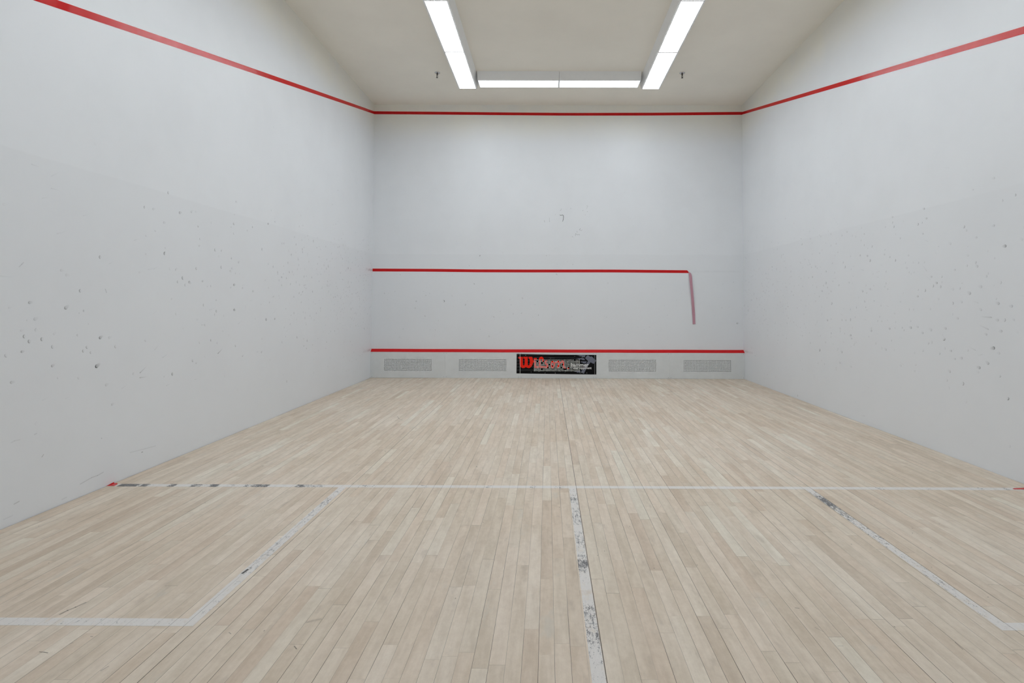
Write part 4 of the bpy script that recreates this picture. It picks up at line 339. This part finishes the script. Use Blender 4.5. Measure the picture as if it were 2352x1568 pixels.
# ---------------------------------------------------------------- room shell
def wall_with_marks(name, boxargs, plane, marks, strokes, reflections=()):
    """wall slab plus its scuffs and painted red reflections (thin patches a fraction of a millimetre proud), one mesh"""
    mb = MB(); mb.box(*boxargs, 0)
    nb = len(mb.f)
    uvs = []; cols = []; n_box = nb*4
    def P(a, z, off):
        if plane == 'L': return (off, a, z)
        if plane == 'R': return (W-off, a, z)
        if plane == 'F': return (a, -off, z)
        return (a, z, off)
    for i, (a, z, r, d, t) in enumerate(marks):
        off = .0004 + .0001*(i % 5)
        rng = random.Random(i*7+len(name))
        if plane in 'LR': ang = rng.gauss(math.radians(14), .2)
        else: ang = rng.choice([0, math.pi]) + rng.gauss(0, .6) if t == 'c' else 0.1
        fan, tail, vs_, ls = {'c': (.22, .14, 1, 1), 'f': (.62, .26, .8, 1.0), 's': (1.0, .62, .30, 1.15)}[t]
        if t == 'c' and rng.random() < .3: fan = .4
        L = max(.5, tail*8)
        u0, u1, v0, v1 = -1.15, max(1.15, L*1.03), -1.15, 1.15
        ca, sa = math.cos(ang), math.sin(ang)
        ring = []
        for (u, v) in ((u0, v0), (u1, v0), (u1, v1), (u0, v1)):
            x = u*r*ls*(.88 if (plane in 'LR' and t == 'c') else .95); y = v*r*vs_
            ring.append((P(a+x*ca-y*sa, z+x*sa+y*ca, off), (u, v)))
        if plane == 'F': pass
        j = len(mb.v)
        mb.v += [q[0] for q in ring]; mb.f.append((j, j+1, j+2, j+3)); mb.m.append(1)
        uvs.append([q[1] for q in ring]); cols.append((d, fan, tail))
    for (pts, d, w, mi) in strokes:
        for i in range(len(pts)-1):
            a, b = Vector(pts[i]), Vector(pts[i+1]); t = (b-a); 
            if t.length < 1e-6: continue
            t.normalize(); n = Vector((-t.y, t.x))*w*.5; e = t*w*.15; off = .0010+.0001*i
            ring = [(a-n-e, (0, -1)), (b-n+e, (1, -1)), (b+n+e, (1, 1)), (a+n-e, (0, 1))]
            j = len(mb.v); mb.v += [P(q[0].x, q[0].y, off) for q in ring]; mb.f.append((j, j+1, j+2, j+3)); mb.m.append(mi)
            uvs.append([q[1] for q in ring]); cols.append((d, 0, 0))
    if plane == 'Z': mats = [m_floor, m_mark, m_stroke]
    else: mats = [m_wall, m_mark, m_stroke, m_reflection]
    o = mb.build(name, mats)
    me = o.data
    me.uv_layers.new(name='UVMap'); me.color_attributes.new('mark', 'FLOAT_COLOR', 'CORNER')
    ul = me.uv_layers['UVMap']; cl = me.color_attributes['mark']
    for pi, poly in enumerate(me.polygons):
        if pi < nb: continue
        for q, li in enumerate(poly.loop_indices):
            ul.data[li].uv = uvs[pi-nb][q]; cl.data[li].color = (*cols[pi-nb], 1)
    return struct(o)

rg = random.Random(21)
def scatter(n, fa, fz, rr, dd, kinds):
    return [(fa(), fz(), rg.uniform(*rr), rg.uniform(*dd), rg.choice(kinds)) for _ in range(n)]
cl_ = lambda v, a, b: max(a, min(b, v))
extraL = scatter(400, lambda: -cl_(abs(rg.gauss(0, 1.6))+.03, .03, 5.5), lambda: cl_(rg.gauss(1.45, .48), .25, 2.9), (.007, .014), (.14, .42), 'ccff')
extraL += scatter(40, lambda: rg.uniform(-6.3, -2), lambda: cl_(rg.gauss(1.3, .5), .2, 2.6), (.008, .015), (.06, .15), 'cfs')
extraL += scatter(45, lambda: rg.uniform(-3.5, -.1), lambda: rg.uniform(2.1, 3.6), (.006, .010), (.06, .18), 'cf')
extraR = scatter(330, lambda: -cl_(abs(rg.gauss(0, 1.7))+.03, .03, 5.5), lambda: cl_(rg.gauss(1.35, .5), .2, 2.7), (.007, .013), (.14, .38), 'ccff')
extraR += scatter(50, lambda: rg.uniform(-5.6, -2), lambda: cl_(rg.gauss(1.2, .5), .2, 2.6), (.008, .015), (.06, .16), 'cfs')
extraR += scatter(40, lambda: rg.uniform(-3.5, -.1), lambda: rg.uniform(2.1, 3.4), (.006, .010), (.06, .18), 'cf')
extraF = scatter(230, lambda: rg.uniform(.05, 6.35), lambda: rg.uniform(.55, 2.35), (.004, .008), (.10, .26), 'ccf')
extraF += scatter(60, lambda: rg.uniform(.05, 6.35), lambda: rg.uniform(2.3, 4.5), (.004, .008), (.06, .18), 'cf')

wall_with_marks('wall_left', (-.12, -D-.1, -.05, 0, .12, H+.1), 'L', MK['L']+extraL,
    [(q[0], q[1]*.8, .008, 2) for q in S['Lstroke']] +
    [([(-.01, 1.845), (-.16, 1.845)], .22, .05, 3), ([(-.16, 1.845), (-.34, 1.845)], .08, .05, 3), ([(-.06, .475), (-.2, .475)], .18, .05, 3), ([(-.2, .475), (-.42, .475)], .07, .05, 3)])  # red bands: service tape and tin strip reflections painted onto the wall
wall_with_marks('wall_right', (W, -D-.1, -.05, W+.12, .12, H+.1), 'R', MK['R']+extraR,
    [([(-.06, .475), (-.2, .475)], .14, .05, 3), ([(-.2, .475), (-.4, .475)], .06, .05, 3)])  # painted reflection of the red tin strip, fading away from the corner
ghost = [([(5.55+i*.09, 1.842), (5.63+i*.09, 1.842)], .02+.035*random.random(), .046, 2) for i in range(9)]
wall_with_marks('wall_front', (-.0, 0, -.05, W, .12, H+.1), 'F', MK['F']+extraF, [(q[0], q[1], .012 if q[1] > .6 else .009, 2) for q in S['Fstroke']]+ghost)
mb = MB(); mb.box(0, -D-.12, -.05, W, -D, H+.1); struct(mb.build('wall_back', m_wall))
mb = MB(); mb.box(0, -D, H, W, 0, H+.1); struct(mb.build('ceiling', m_ceil))
fl = wall_with_marks('floor', (.003, -D, -.03, W-.003, 0, 0), 'Z', [], [(q[0], q[1], q[2], 2) for q in S['floor']])

# ---------------------------------------------------------------- painted court lines
def painted_line(name, segs, mat, wearf, label):
    """segs: (x0,y0,x1,y1) rectangles, divided finely so that wear can vary along them"""
    vs_, fs, wr = [], [], []
    T = .0006
    for (x0, y0, x1, y1) in segs:
        horiz = (x1-x0) > (y1-y0)
        n = max(2, int((x1-x0 if horiz else y1-y0)/.012))
        base = len(vs_)
        for i in range(n+1):
            t = i/n
            for side in (0, 1):
                x, y = (x0+(x1-x0)*t, (y0, y1)[side]) if horiz else ((x0, x1)[side], y0+(y1-y0)*t)
                vs_ += [(x, y, T), (x, y, 0.0)]; w = wearf(x, y); wr += [w, w]
        for i in range(n):
            a = base+i*4; b = a+4
            fs += [(a, a+2, b+2, b), (a+1, a, b, b+1), (a+2, a+3, b+3, b+2)]
        e = base+n*4
        fs += [(base, base+1, base+3, base+2), (e, e+2, e+3, e+1)]
    o = mesh_obj(name, vs_, fs, mat); fix_normals(o)
    at = o.data.attributes.new('wear', 'FLOAT', 'POINT'); at.data.foreach_set('value', wr)
    return tag(o, label, 'court line', 'white painted lines on the court floor')
def ranges(lst, base, soft=.02):
    def g(c):
        for a, b, w in lst:
            if min(a, b) <= c <= max(a, b): return w
        return base
    return lambda c: sum(g(c+soft*k) for k in (-2, -1, 0, 1, 2))/5
ws, wh, wl, wrr = ranges(S['w_short'], .12, .004), ranges(S['w_half'], .15), ranges(S['w_L'], .2), ranges(S['w_R'], .2)
YS = -5.4777; YB = -7.0557
painted_line('painted_line', [(.05, YS-.025, W-.01, YS+.025)], m_lineH, lambda x, y: ws(x), 'worn white short line painted across the full width of the wooden floor')
painted_line('painted_line', [(3.178, -D+.01, 3.226, YS-.025)], m_lineV, lambda x, y: wh(y) if y > -7.4 else .4, 'scuffed white half-court line running from the short line towards the viewer')
painted_line('painted_line', [(1.600, YB-.025, 1.650, YS-.025), (.004, YB-.025, 1.600, YB+.025)], m_lineV, lambda x, y: wl(y) if x > 1.58 else .30, 'white L-shaped service box line on the left side of the floor')
painted_line('painted_line', [(4.790, YB-.025, 4.838, YS-.025), (4.838, YB-.025, W-.004, YB+.025)], m_lineV, lambda x, y: wrr(y) if x < 4.85 else .15, 'white service box line on the right side of the floor, blackened at its far end')

# ---------------------------------------------------------------- red wall tape
def tape(name, lower, upper, plane, mat, off=.0, th=.0012):
    """strip between two polylines (a, z) lying on a wall plane"""
    vs_, fs = [], []
    def P(a, z, o_):
        if plane == 'L': return (o_, a, z)
        if plane == 'R': return (W-o_, a, z)
        return (a, -o_, z)
    for (l, u) in zip(lower, upper):
        vs_ += [P(*l, off), P(*u, off), P(*u, off+th), P(*l, off+th)]
    n = len(lower)
    for i in range(n-1):
        a, b = i*4, i*4+4
        for q in range(4): fs.append((a+q, a+(q+1) % 4, b+(q+1) % 4, b+q))
    fs += [(0, 1, 2, 3), (4*n-1, 4*n-2, 4*n-3, 4*n-4)]
    o = mesh_obj(name, vs_, fs, mat); fix_normals(o); return o
def lerp(poly, a):
    poly = sorted(poly)
    for (a0, z0), (a1, z1) in zip(poly, poly[1:]):
        if a <= a1 or (a1, z1) == poly[-1]: return z0+(z1-z0)*(a-a0)/(a1-a0)
def ext(poly, a_end, k=.2518):
    p = sorted(poly); return [(a_end, p[0][1]-k*(p[0][0]-a_end))] + p
def slant_tape(lo, up, plane, label):
    lo = [(min(a, 0) if a > -.02 else a, z) for a, z in lo]; up = [(min(a, 0) if a > -.02 else a, z) for a, z in up]
    import numpy as np
    fl_, fu_ = (np.polyfit([a for a, z in q], [z for a, z in q], 2) for q in (lo, up))
    def zz(f, x):
        if x >= -6.0: return float(np.polyval(f, x))
        return float(np.polyval(f, -6.0)) + .2518*(x+6.0)
    xs = [-D+i*.25 for i in range(39)]+[0.0]
    o = tape('wall_tape', [(x, zz(fl_, x)) for x in xs], [(x, zz(fl_, x)+max(.044, min(.054, zz(fu_, x)-zz(fl_, x)))) for x in xs], plane, m_tape)
    return tag(o, label, 'tape', 'red out-line tapes')
slant_tape(S['tL'], S['tL2'], 'L', 'shiny red out-line tape sloping down along the left wall')
slant_tape(S['tR'], S['tR2'], 'R', 'shiny red out-line tape sloping down along the right wall')
xs = [i*.32 for i in range(21)]
lo = [(x, lerp([(0 if i == 0 else a, z) for i, (a, z) in enumerate(S['tF'])][:-1]+[(6.4, 4.567)], x)) for x in xs]
tag(tape('wall_tape', lo, [(a, z+.051-.003*math.sin(a/6.4*math.pi)) for a, z in lo], 'F', m_tape), 'dark red horizontal out-line tape across the top of the front wall', 'tape', 'red out-line tapes')
# service line tape with its peeled end
root = empty('wall_tape', (0, 0, 0))
tag(root, 'red service line tape across the front wall with a loose end hanging down', 'tape')
sv = sorted(S['tS']); sv[0] = (.003, 1.825)
xs = [.003]+[i*.3 for i in range(1, 18)]+[5.35, 5.42]
lo = [(x, lerp(sv, x)) for x in xs]; up = [(x, lerp(sv, x)+.049) for x in xs]
lo += [(5.440, 1.8125), (5.4605, 1.8120)]; up += [(5.436, 1.8600), (5.4607, 1.8335)]
o = tape('tape_strip', lo, up, 'F', m_tape); o.parent = root
# loose end: hangs free of the wall with a shallow bow and twist
hl, hr = S['hangL'], S['hangR']
def samp(poly, t):
    ls = [0]
    for a, b in zip(poly, poly[1:]): ls.append(ls[-1]+math.dist(a, b))
    d = t*ls[-1]
    for i in range(len(poly)-1):
        if d <= ls[i+1]+1e-9:
            q = (d-ls[i])/max(1e-9, ls[i+1]-ls[i]); return tuple(poly[i][k]+(poly[i+1][k]-poly[i][k])*q for k in (0, 1))
    return poly[-1]
vs_, fs = [], []
N = 40
for i in range(N+1):
    t = i/N; a = samp(hl, t); b = samp(hr, t)
    y = -.003-.020*math.sin(min(1, t*1.3)*math.pi)**.8 - .006*t
    tw = .005*math.sin(t*7)
    for k in range(3):
        q = k/2; x = a[0]+(b[0]-a[0])*q; z = a[1]+(b[1]-a[1])*q
        yy = y+tw*(q-.5)-.002*math.sin(q*math.pi)
        vs_ += [(x, yy, z), (x, yy-.0008, z)]
for i in range(N):
    for k in range(2):
        a = i*6+k*2; b = a+6
        fs += [(a, a+2, b+2, b), (a+1, b+1, b+3, a+3)]
    a = i*6; b = a+6; fs += [(a, b, b+1, a+1), (a+4, a+5, b+5, b+4)]
fs += [(0, 1, 3, 2), (2, 3, 5, 4), (N*6, N*6+2, N*6+3, N*6+1), (N*6+2, N*6+4, N*6+5, N*6+3)]
o = mesh_obj('loose_end', vs_, fs, m_tape_back, root, smooth=False); fix_normals(o); o['label'] = 'pale pink adhesive side of the peeled tape'
# torn scraps of red tape at both ends of the short line
def scrap(pts, lift, label):
    mb = MB(); mb.prism([(x, y, .0008) for x, y in pts], (0, 0, .0012))
    if lift: mb.prism(lift, (.0012, 0, 0))
    o = mb.build('tape_scrap', m_tape); fix_normals(o)
    return tag(o, label, 'tape scrap', 'torn red tape scraps on the floor')
scrap([(.004, -5.497), (.052, -5.496), (.046, -5.461), (.022, -5.436), (.004, -5.440)],
      [(.0015, -5.437, .0005), (.0015, -5.505, .0005), (.0015, -5.500, .002), (.0015, -5.462, .006), (.0015, -5.437, .008)],
      'small torn red tape scrap at the left wall end of the short line')
scrap([(6.228, -5.475), (6.230, -5.489), (6.281, -5.488), (6.33, -5.490), (6.396, -5.494), (6.396, -5.447), (6.325, -5.455), (6.286, -5.462), (6.249, -5.464)],
      None, 'long torn red tape scrap at the right wall end of the short line')

# ---------------------------------------------------------------- tin: sloped red strip, five boards with vents, banner
TY = -.05
mb = MB()
nseg = 32
for i in range(nseg):
    x0, x1 = .002+(W-.004)*i/nseg, .002+(W-.004)*(i+1)/nseg
    dz = lambda x: -.0022*math.sin(x/W*math.pi) + .0008*math.sin(x*5)
    a, b = dz(x0), dz(x1)
    mb.prism([(x0, -.001, .4925+a), (x0, TY-.001, .449+a), (x0, TY-.001, .444+a), (x0, -.001, .444+a)], (x1-x0, 0, b-a))
o = mb.build('trim_strip', m_tin_red); fix_normals(o)
tag(o, 'sloped red strip capping the vented white boards at the foot of the front wall', 'trim')
PWD = W/5; X0V, Z0V, PX, PZ, HR = .2465, .1325, .02552, .0260, .0073
def grille_mesh():
    vs_, fs = [], []; yf, yb = 0.0, .0035
    for i in range(32):
        for j in range(8):
            cx, cz = X0V+i*PX, Z0V+j*PZ; hx, hz = PX/2, PZ/2
            sq = [(hx, 0), (hx, hz), (0, hz), (-hx, hz), (-hx, 0), (-hx, -hz), (0, -hz), (hx, -hz)]
            ci = [(HR*.93, 0), (HR*.86, HR*.86), (0, HR*.93), (-HR*.86, HR*.86), (-HR*.93, 0), (-HR*.86, -HR*.86), (0, -HR*.93), (HR*.86, -HR*.86)]
            b = len(vs_)
            vs_ += [(cx+q[0], yf, cz+q[1]) for q in sq]+[(cx+q[0], yf, cz+q[1]) for q in ci]+[(cx+q[0], yb, cz+q[1]) for q in ci]
            for k in range(8):
                n = (k+1) % 8
                fs += [(b+k, b+n, b+8+n, b+8+k), (b+8+k, b+8+n, b+16+n, b+16+k)]
    return vs_, fs
GX0, GX1, GZ0, GZ1 = X0V-PX/2, X0V+31.5*PX, Z0V-PZ/2, Z0V+7.5*PZ
def tin_panel():
    e = empty('vent_panel', (0, TY, 0))
    mb = MB(); g = .0004; T = .010; zt = .4432
    mb.box(g, 0, .002, GX0, T, zt); mb.box(GX1, 0, .002, PWD-g, T, zt)
    mb.box(GX0, 0, .002, GX1, T, GZ0); mb.box(GX0, 0, GZ1, GX1, T, zt)
    mb.build('board', m_panel, e)
    v, f = grille_mesh(); o = mesh_obj('vent_grille', v, f, m_panel, e); 
    q = MB(); q.box(GX0-.01, .030, GZ0-.01, GX1+.01, .034, GZ1+.006); q.build('vent_backing', m_panel, e)
    for (x, z) in ((.022, .022), (PWD-.022, .022), (.022, .425), (PWD-.022, .425)):
        q = MB(); i0 = len(q.v)
        ring = [(x+.0045*math.cos(a*math.pi/5), z+.0045*math.sin(a*math.pi/5)) for a in range(10)]
        q.prism([(p_[0], -.0012, p_[1]) for p_ in ring], (0, .0012, 0))
        s_ = q.build('screw', m_screw, e); fix_normals(s_)
    return e
labs = ['white vent board at the far left of the tin, against the left wall', 'white vent board between the far left vent board and the black banner',
        'middle white vent board of the tin, covered by the black banner', 'white vent board just right of the black banner', 'white vent board at the far right of the tin, against the right wall']
p0 = tin_panel()
for i in range(5):
    o = p0 if i == 0 else copy_tree(p0)
    o.location = (i*PWD, TY, 0); tag(o, labs[i], 'vent panel', 'vent boards along the foot of the front wall')

# banner
bn = empty('advertising_banner', (3.185, TY, .07))
tag(bn, 'black banner with red script, grey hammer and white slogan over the middle vent', 'banner')
def child(o):
    o.parent = bn; o.matrix_parent_inverse = Matrix.Translation((-3.185, -TY, -.07)); return o
def flat(name, polys, y, mat, th=.0005):
    mb = MB()
    for pl in polys: mb.prism([(x, y, z) for x, z in pl], (0, th, 0))
    o = mb.build(name, mat)
    bm = bmesh.new(); bm.from_mesh(o.data)
    bmesh.ops.triangulate(bm, faces=[f for f in bm.faces if len(f.verts) > 4]); bmesh.ops.recalc_face_normals(bm, faces=bm.faces)
    bm.to_mesh(o.data); bm.free()
    return child(o)
def ribbon(pts, w):
    """rounded stroke as a list of polygons"""
    out = []
    for (a, b) in zip(pts, pts[1:]):
        a_, b_ = Vector(a), Vector(b); t = b_-a_
        if t.length < 1e-6: continue
        t.normalize(); n = Vector((-t.y, t.x))*w/2
        out.append([tuple(a_-n), tuple(b_-n), tuple(b_+n), tuple(a_+n)])
    for p_ in pts: out.append([(p_[0]+w/2*math.cos(k*math.pi/5), p_[1]+w/2*math.sin(k*math.pi/5)) for k in range(10)])
    return out
flat('vinyl_sheet', [S['banner']], TY-.0012, m_black, .0011)
sc_ = []
for a, b in S['glines']: sc_ += [[(a[0], a[1]-.0016), (b[0], b[1]-.0016), (b[0], b[1]+.0016), (a[0], a[1]+.0016)]]
flat('crease_lines', sc_, TY-.0015, m_gline)
sr = [ribbon(pts, w*1.12) for pts, w in S['strokesR']]
letters = [('letter', [S['W']]), ('letter', [S['dot']]+sr[0]), ('letter', sr[1]+sr[2]), ('letter', sr[3]), ('letter', sr[4]), ('letter', sr[5]+sr[6]), ('full_stop', sr[7])]
li_ = 0
for nm_, polys_ in letters:             # overlapping strokes of a letter lie on their own hair-thin levels
    mb = MB()
    for pl in polys_:
        mb.prism([(x, TY-.0018-.000004*li_, z) for x, z in pl], (0, .0003, 0)); li_ += 1
    o = mb.build(nm_, m_red)
    bm = bmesh.new(); bm.from_mesh(o.data); bmesh.ops.triangulate(bm, faces=[f for f in bm.faces if len(f.verts) > 4]); bmesh.ops.recalc_face_normals(bm, faces=bm.faces); bm.to_mesh(o.data); bm.free(); child(o)
flat('hammer_graphic', S['hammer'], TY-.0018, m_slate, .0003)
def text_poly(body, x0, x1, zb, xh, y, mat, bold):
    cu = bpy.data.curves.new('t', 'FONT'); cu.body = body; cu.size = 1; cu.offset = bold; cu.extrude = .0
    to = bpy.data.objects.new('t', cu); COL.objects.link(to)
    dg = bpy.context.evaluated_depsgraph_get(); dg.update()
    me = bpy.data.meshes.new_from_object(to.evaluated_get(dg))
    bpy.data.objects.remove(to); bpy.data.curves.remove(cu)
    xsv = [v.co.x for v in me.vertices]; a, b = min(xsv), max(xsv); sx = (x1-x0)/(b-a); sz = xh/.5
    for v in me.vertices: v.co = (x0+(v.co.x-a)*sx, y, zb+v.co.y*sz)
    me.materials.append(mat)
    o = bpy.data.objects.new('slogan_text', me); COL.objects.link(o)
    md = o.modifiers.new('thick', 'SOLIDIFY'); md.thickness = .0003
    return child(o)
tx = S['texts']
text_poly('hammer', tx[0][0], tx[1][0], tx[0][1], .047, TY-.0024, m_white, .018)
text_poly('your opponent', tx[2][0], tx[3][0], tx[2][1], .028, TY-.0024, m_white, .018)
# worn-through spots over the vent holes
rw = random.Random(5); mb = MB()
for i in range(31):
    for j in range(8):
        cx, cz = 2*PWD+X0V+i*PX+.002, Z0V+j*PZ+.001
        if rw.random() < .05: continue
        r = rw.uniform(.0080, .0106)*(.85 if j == 7 else 1); n = 9; ph = rw.random()*6
        mb.prism([(cx+r*(1+.18*math.sin(3*k+ph))*math.cos(k*2*math.pi/n)+rw.uniform(-.001, .001), TY-.0030, cz+1.05*r*math.sin(k*2*math.pi/n)+rw.uniform(-.001, .001)) for k in range(n)], (0, .0003, 0))
for _ in range(26):
    cx, cz = rw.uniform(2.60, 3.80), rw.uniform(.09, .13) if rw.random() < .5 else rw.uniform(.10, .40); r = rw.uniform(.0015, .004)
    mb.prism([(cx+1.6*r*math.cos(k*math.pi/3), TY-.0030, cz+r*math.sin(k*math.pi/3)) for k in range(6)], (0, .0003, 0))
o = mb.build('worn_spots', m_torn); fix_normals(o); child(o); o['kind'] = 'stuff'
vl = S['vl']
flat('seam_slit', [[(vl[0][0]-.0032, vl[0][1]), (vl[0][0]+.0032, vl[0][1]), (vl[1][0]+.0028, vl[1][1]), (vl[1][0]-.0028, vl[1][1])]], TY-.0031, m_torn, .0003)
flat('seam_slit', [[(vl[2][0]-.004, vl[2][1]), (vl[2][0]+.004, vl[2][1]), (vl[3][0]+.004, vl[3][1]), (vl[3][0]-.004, vl[3][1])]], TY-.0031, m_gline, .0003)

# ---------------------------------------------------------------- ceiling lights
ZL = 4.617
def fixture(length, name='ceiling_light', lens=None):
    """surface-mounted fluorescent box: sloped steel sides, prismatic lens in a slim frame; long axis = local y"""
    e = empty(name)
    hw_t, hw_b, L, d = .178, .1445, length/2-.0012, H-ZL
    z0, z1 = -d, 0.0
    mb = MB()
    def ringf(hw, hl, z): return [(-hw, -hl, z), (hw, -hl, z), (hw, hl, z), (-hw, hl, z)]
    A = ringf(hw_t, L, z1); B = ringf(hw_b, L, z0+.004); Cc = ringf(hw_b-.003, L-.001, z0); Dd = ringf(.1310, L-.0035, z0); E_ = ringf(.1310, L-.0035, z0+.012)
    vs_ = A+B+Cc+Dd+E_; fs = []
    for r in range(4):
        for k in range(4): fs.append((r*4+k, r*4+(k+1) % 4, r*4+4+(k+1) % 4, r*4+4+k))
    fs.append((16, 17, 18, 19)); fs.append((3, 2, 1, 0))
    o = mesh_obj('housing', vs_, fs, m_metal, e); fix_normals(o)
    mb = MB()                                            # slim hinged frame
    w0, w1, l0, l1, zz = .1225, .1300, L-.011, L-.0045, z0-.0025
    mb.box(-w1, -l1, zz, -w0, l1, z0+.004); mb.box(w0, -l1, zz, w1, l1, z0+.004)
    mb.box(-w0, -l1, zz, w0, -l0, z0+.004); mb.box(-w0, l0, zz, w0, l1, z0+.004)
    mb.build('lens_frame', m_metal, e)
    mb = MB(); mb.box(-w0, -l0, z0-.0005, w0, l0, z0+.003)
    mb.build('diffuser', lens or m_lens, e)
    return e
f0 = fixture(1.2035); PU = 1.2035
fl_lab = {0: 'nearest the front wall', 1: 'second from the front wall', 2: 'third from the front wall, at the picture top',
          3: 'fourth from the front wall', 4: 'fifth from the front wall', 5: 'nearest the back wall'}
first = True
for (x, sd) in ((1.7775, 'left'), (4.6200, 'right')):
    for i in range(6):
        o = f0 if first else copy_tree(f0); first = False
        o.location = (x, -.972-PU*(i+.5), H)
        tag(o, 'box ceiling light in the %s row, %s' % (sd, fl_lab[i]), 'ceiling light', 'fluorescent ceiling lights in a U')
g0 = fixture(1.2250, lens=m_lens_dim)
for i, (x, sd) in enumerate(((2.5795, 'left'), (3.8055, 'right'))):
    o = g0 if i == 0 else copy_tree(g0)
    o.location = (x, -1.158, H); o.rotation_euler = (0, 0, math.pi/2)
    tag(o, 'crosswise white box ceiling light facing the viewer, %s one of the two end to end' % sd, 'ceiling light', 'fluorescent ceiling lights in a U')

# ---------------------------------------------------------------- sprinklers
def sprinkler():
    e = empty('fire_sprinkler')
    mb = MB(); mb.lathe([(.0, -.001), (.041, -.001), (.0415, -.003), (.036, -.008), (.014, -.011), (.0, -.011)], 0, 0, 28); o = mb.build('escutcheon', m_chrome, e, True); fix_normals(o)
    mb = MB(); mb.lathe([(.0, -.010), (.0125, -.010), (.0125, -.024), (.0085, -.027), (.0085, -.040), (.0, -.040)], 0, 0, 18); o = mb.build('stem', m_bronze, e, True); fix_normals(o)
    mb = MB()
    for s_ in (-1, 1): mb.prism([(s_*.0085, -.003, -.038), (s_*.0125, -.003, -.048), (s_*.0105, -.003, -.060), (s_*.003, -.003, -.074), (s_*.000, -.003, -.070), (s_*.0065, -.003, -.058), (s_*.0085, -.003, -.048), (s_*.005, -.003, -.038)], (0, .006, 0))
    mb.lathe([(.0, -.040), (.0028, -.040), (.0028, -.070), (.0, -.070)], 0, 0, 8)
    o = mb.build('frame_arms', m_bronze, e); fix_normals(o)
    mb = MB(); n = 12; i0 = []
    for k in range(n*2):
        a = math.pi*k/n; r = .0165 if k % 2 == 0 else .0125
        i0.append((r*math.cos(a), r*math.sin(a), -.0765))
    mb.prism(i0, (0, 0, .0022)); mb.lathe([(.0, -.0740), (.004, -.0740), (.003, -.069), (.0, -.069)], 0, 0, 8)
    o = mb.build('deflector', m_bronze, e); fix_normals(o)
    return e
s0 = sprinkler(); s0.location = (1.363, -1.275, H); s0.rotation_euler = (0, math.radians(3), .4)
tag(s0, 'small metal sprinkler on the ceiling left of the left light row', 'sprinkler', 'ceiling sprinklers')
s1 = copy_tree(s0); s1.location = (5.036, -1.281, H); s1.rotation_euler = (0, 0, -.5)
tag(s1, 'small metal sprinkler on the ceiling right of the right light row', 'sprinkler', 'ceiling sprinklers')
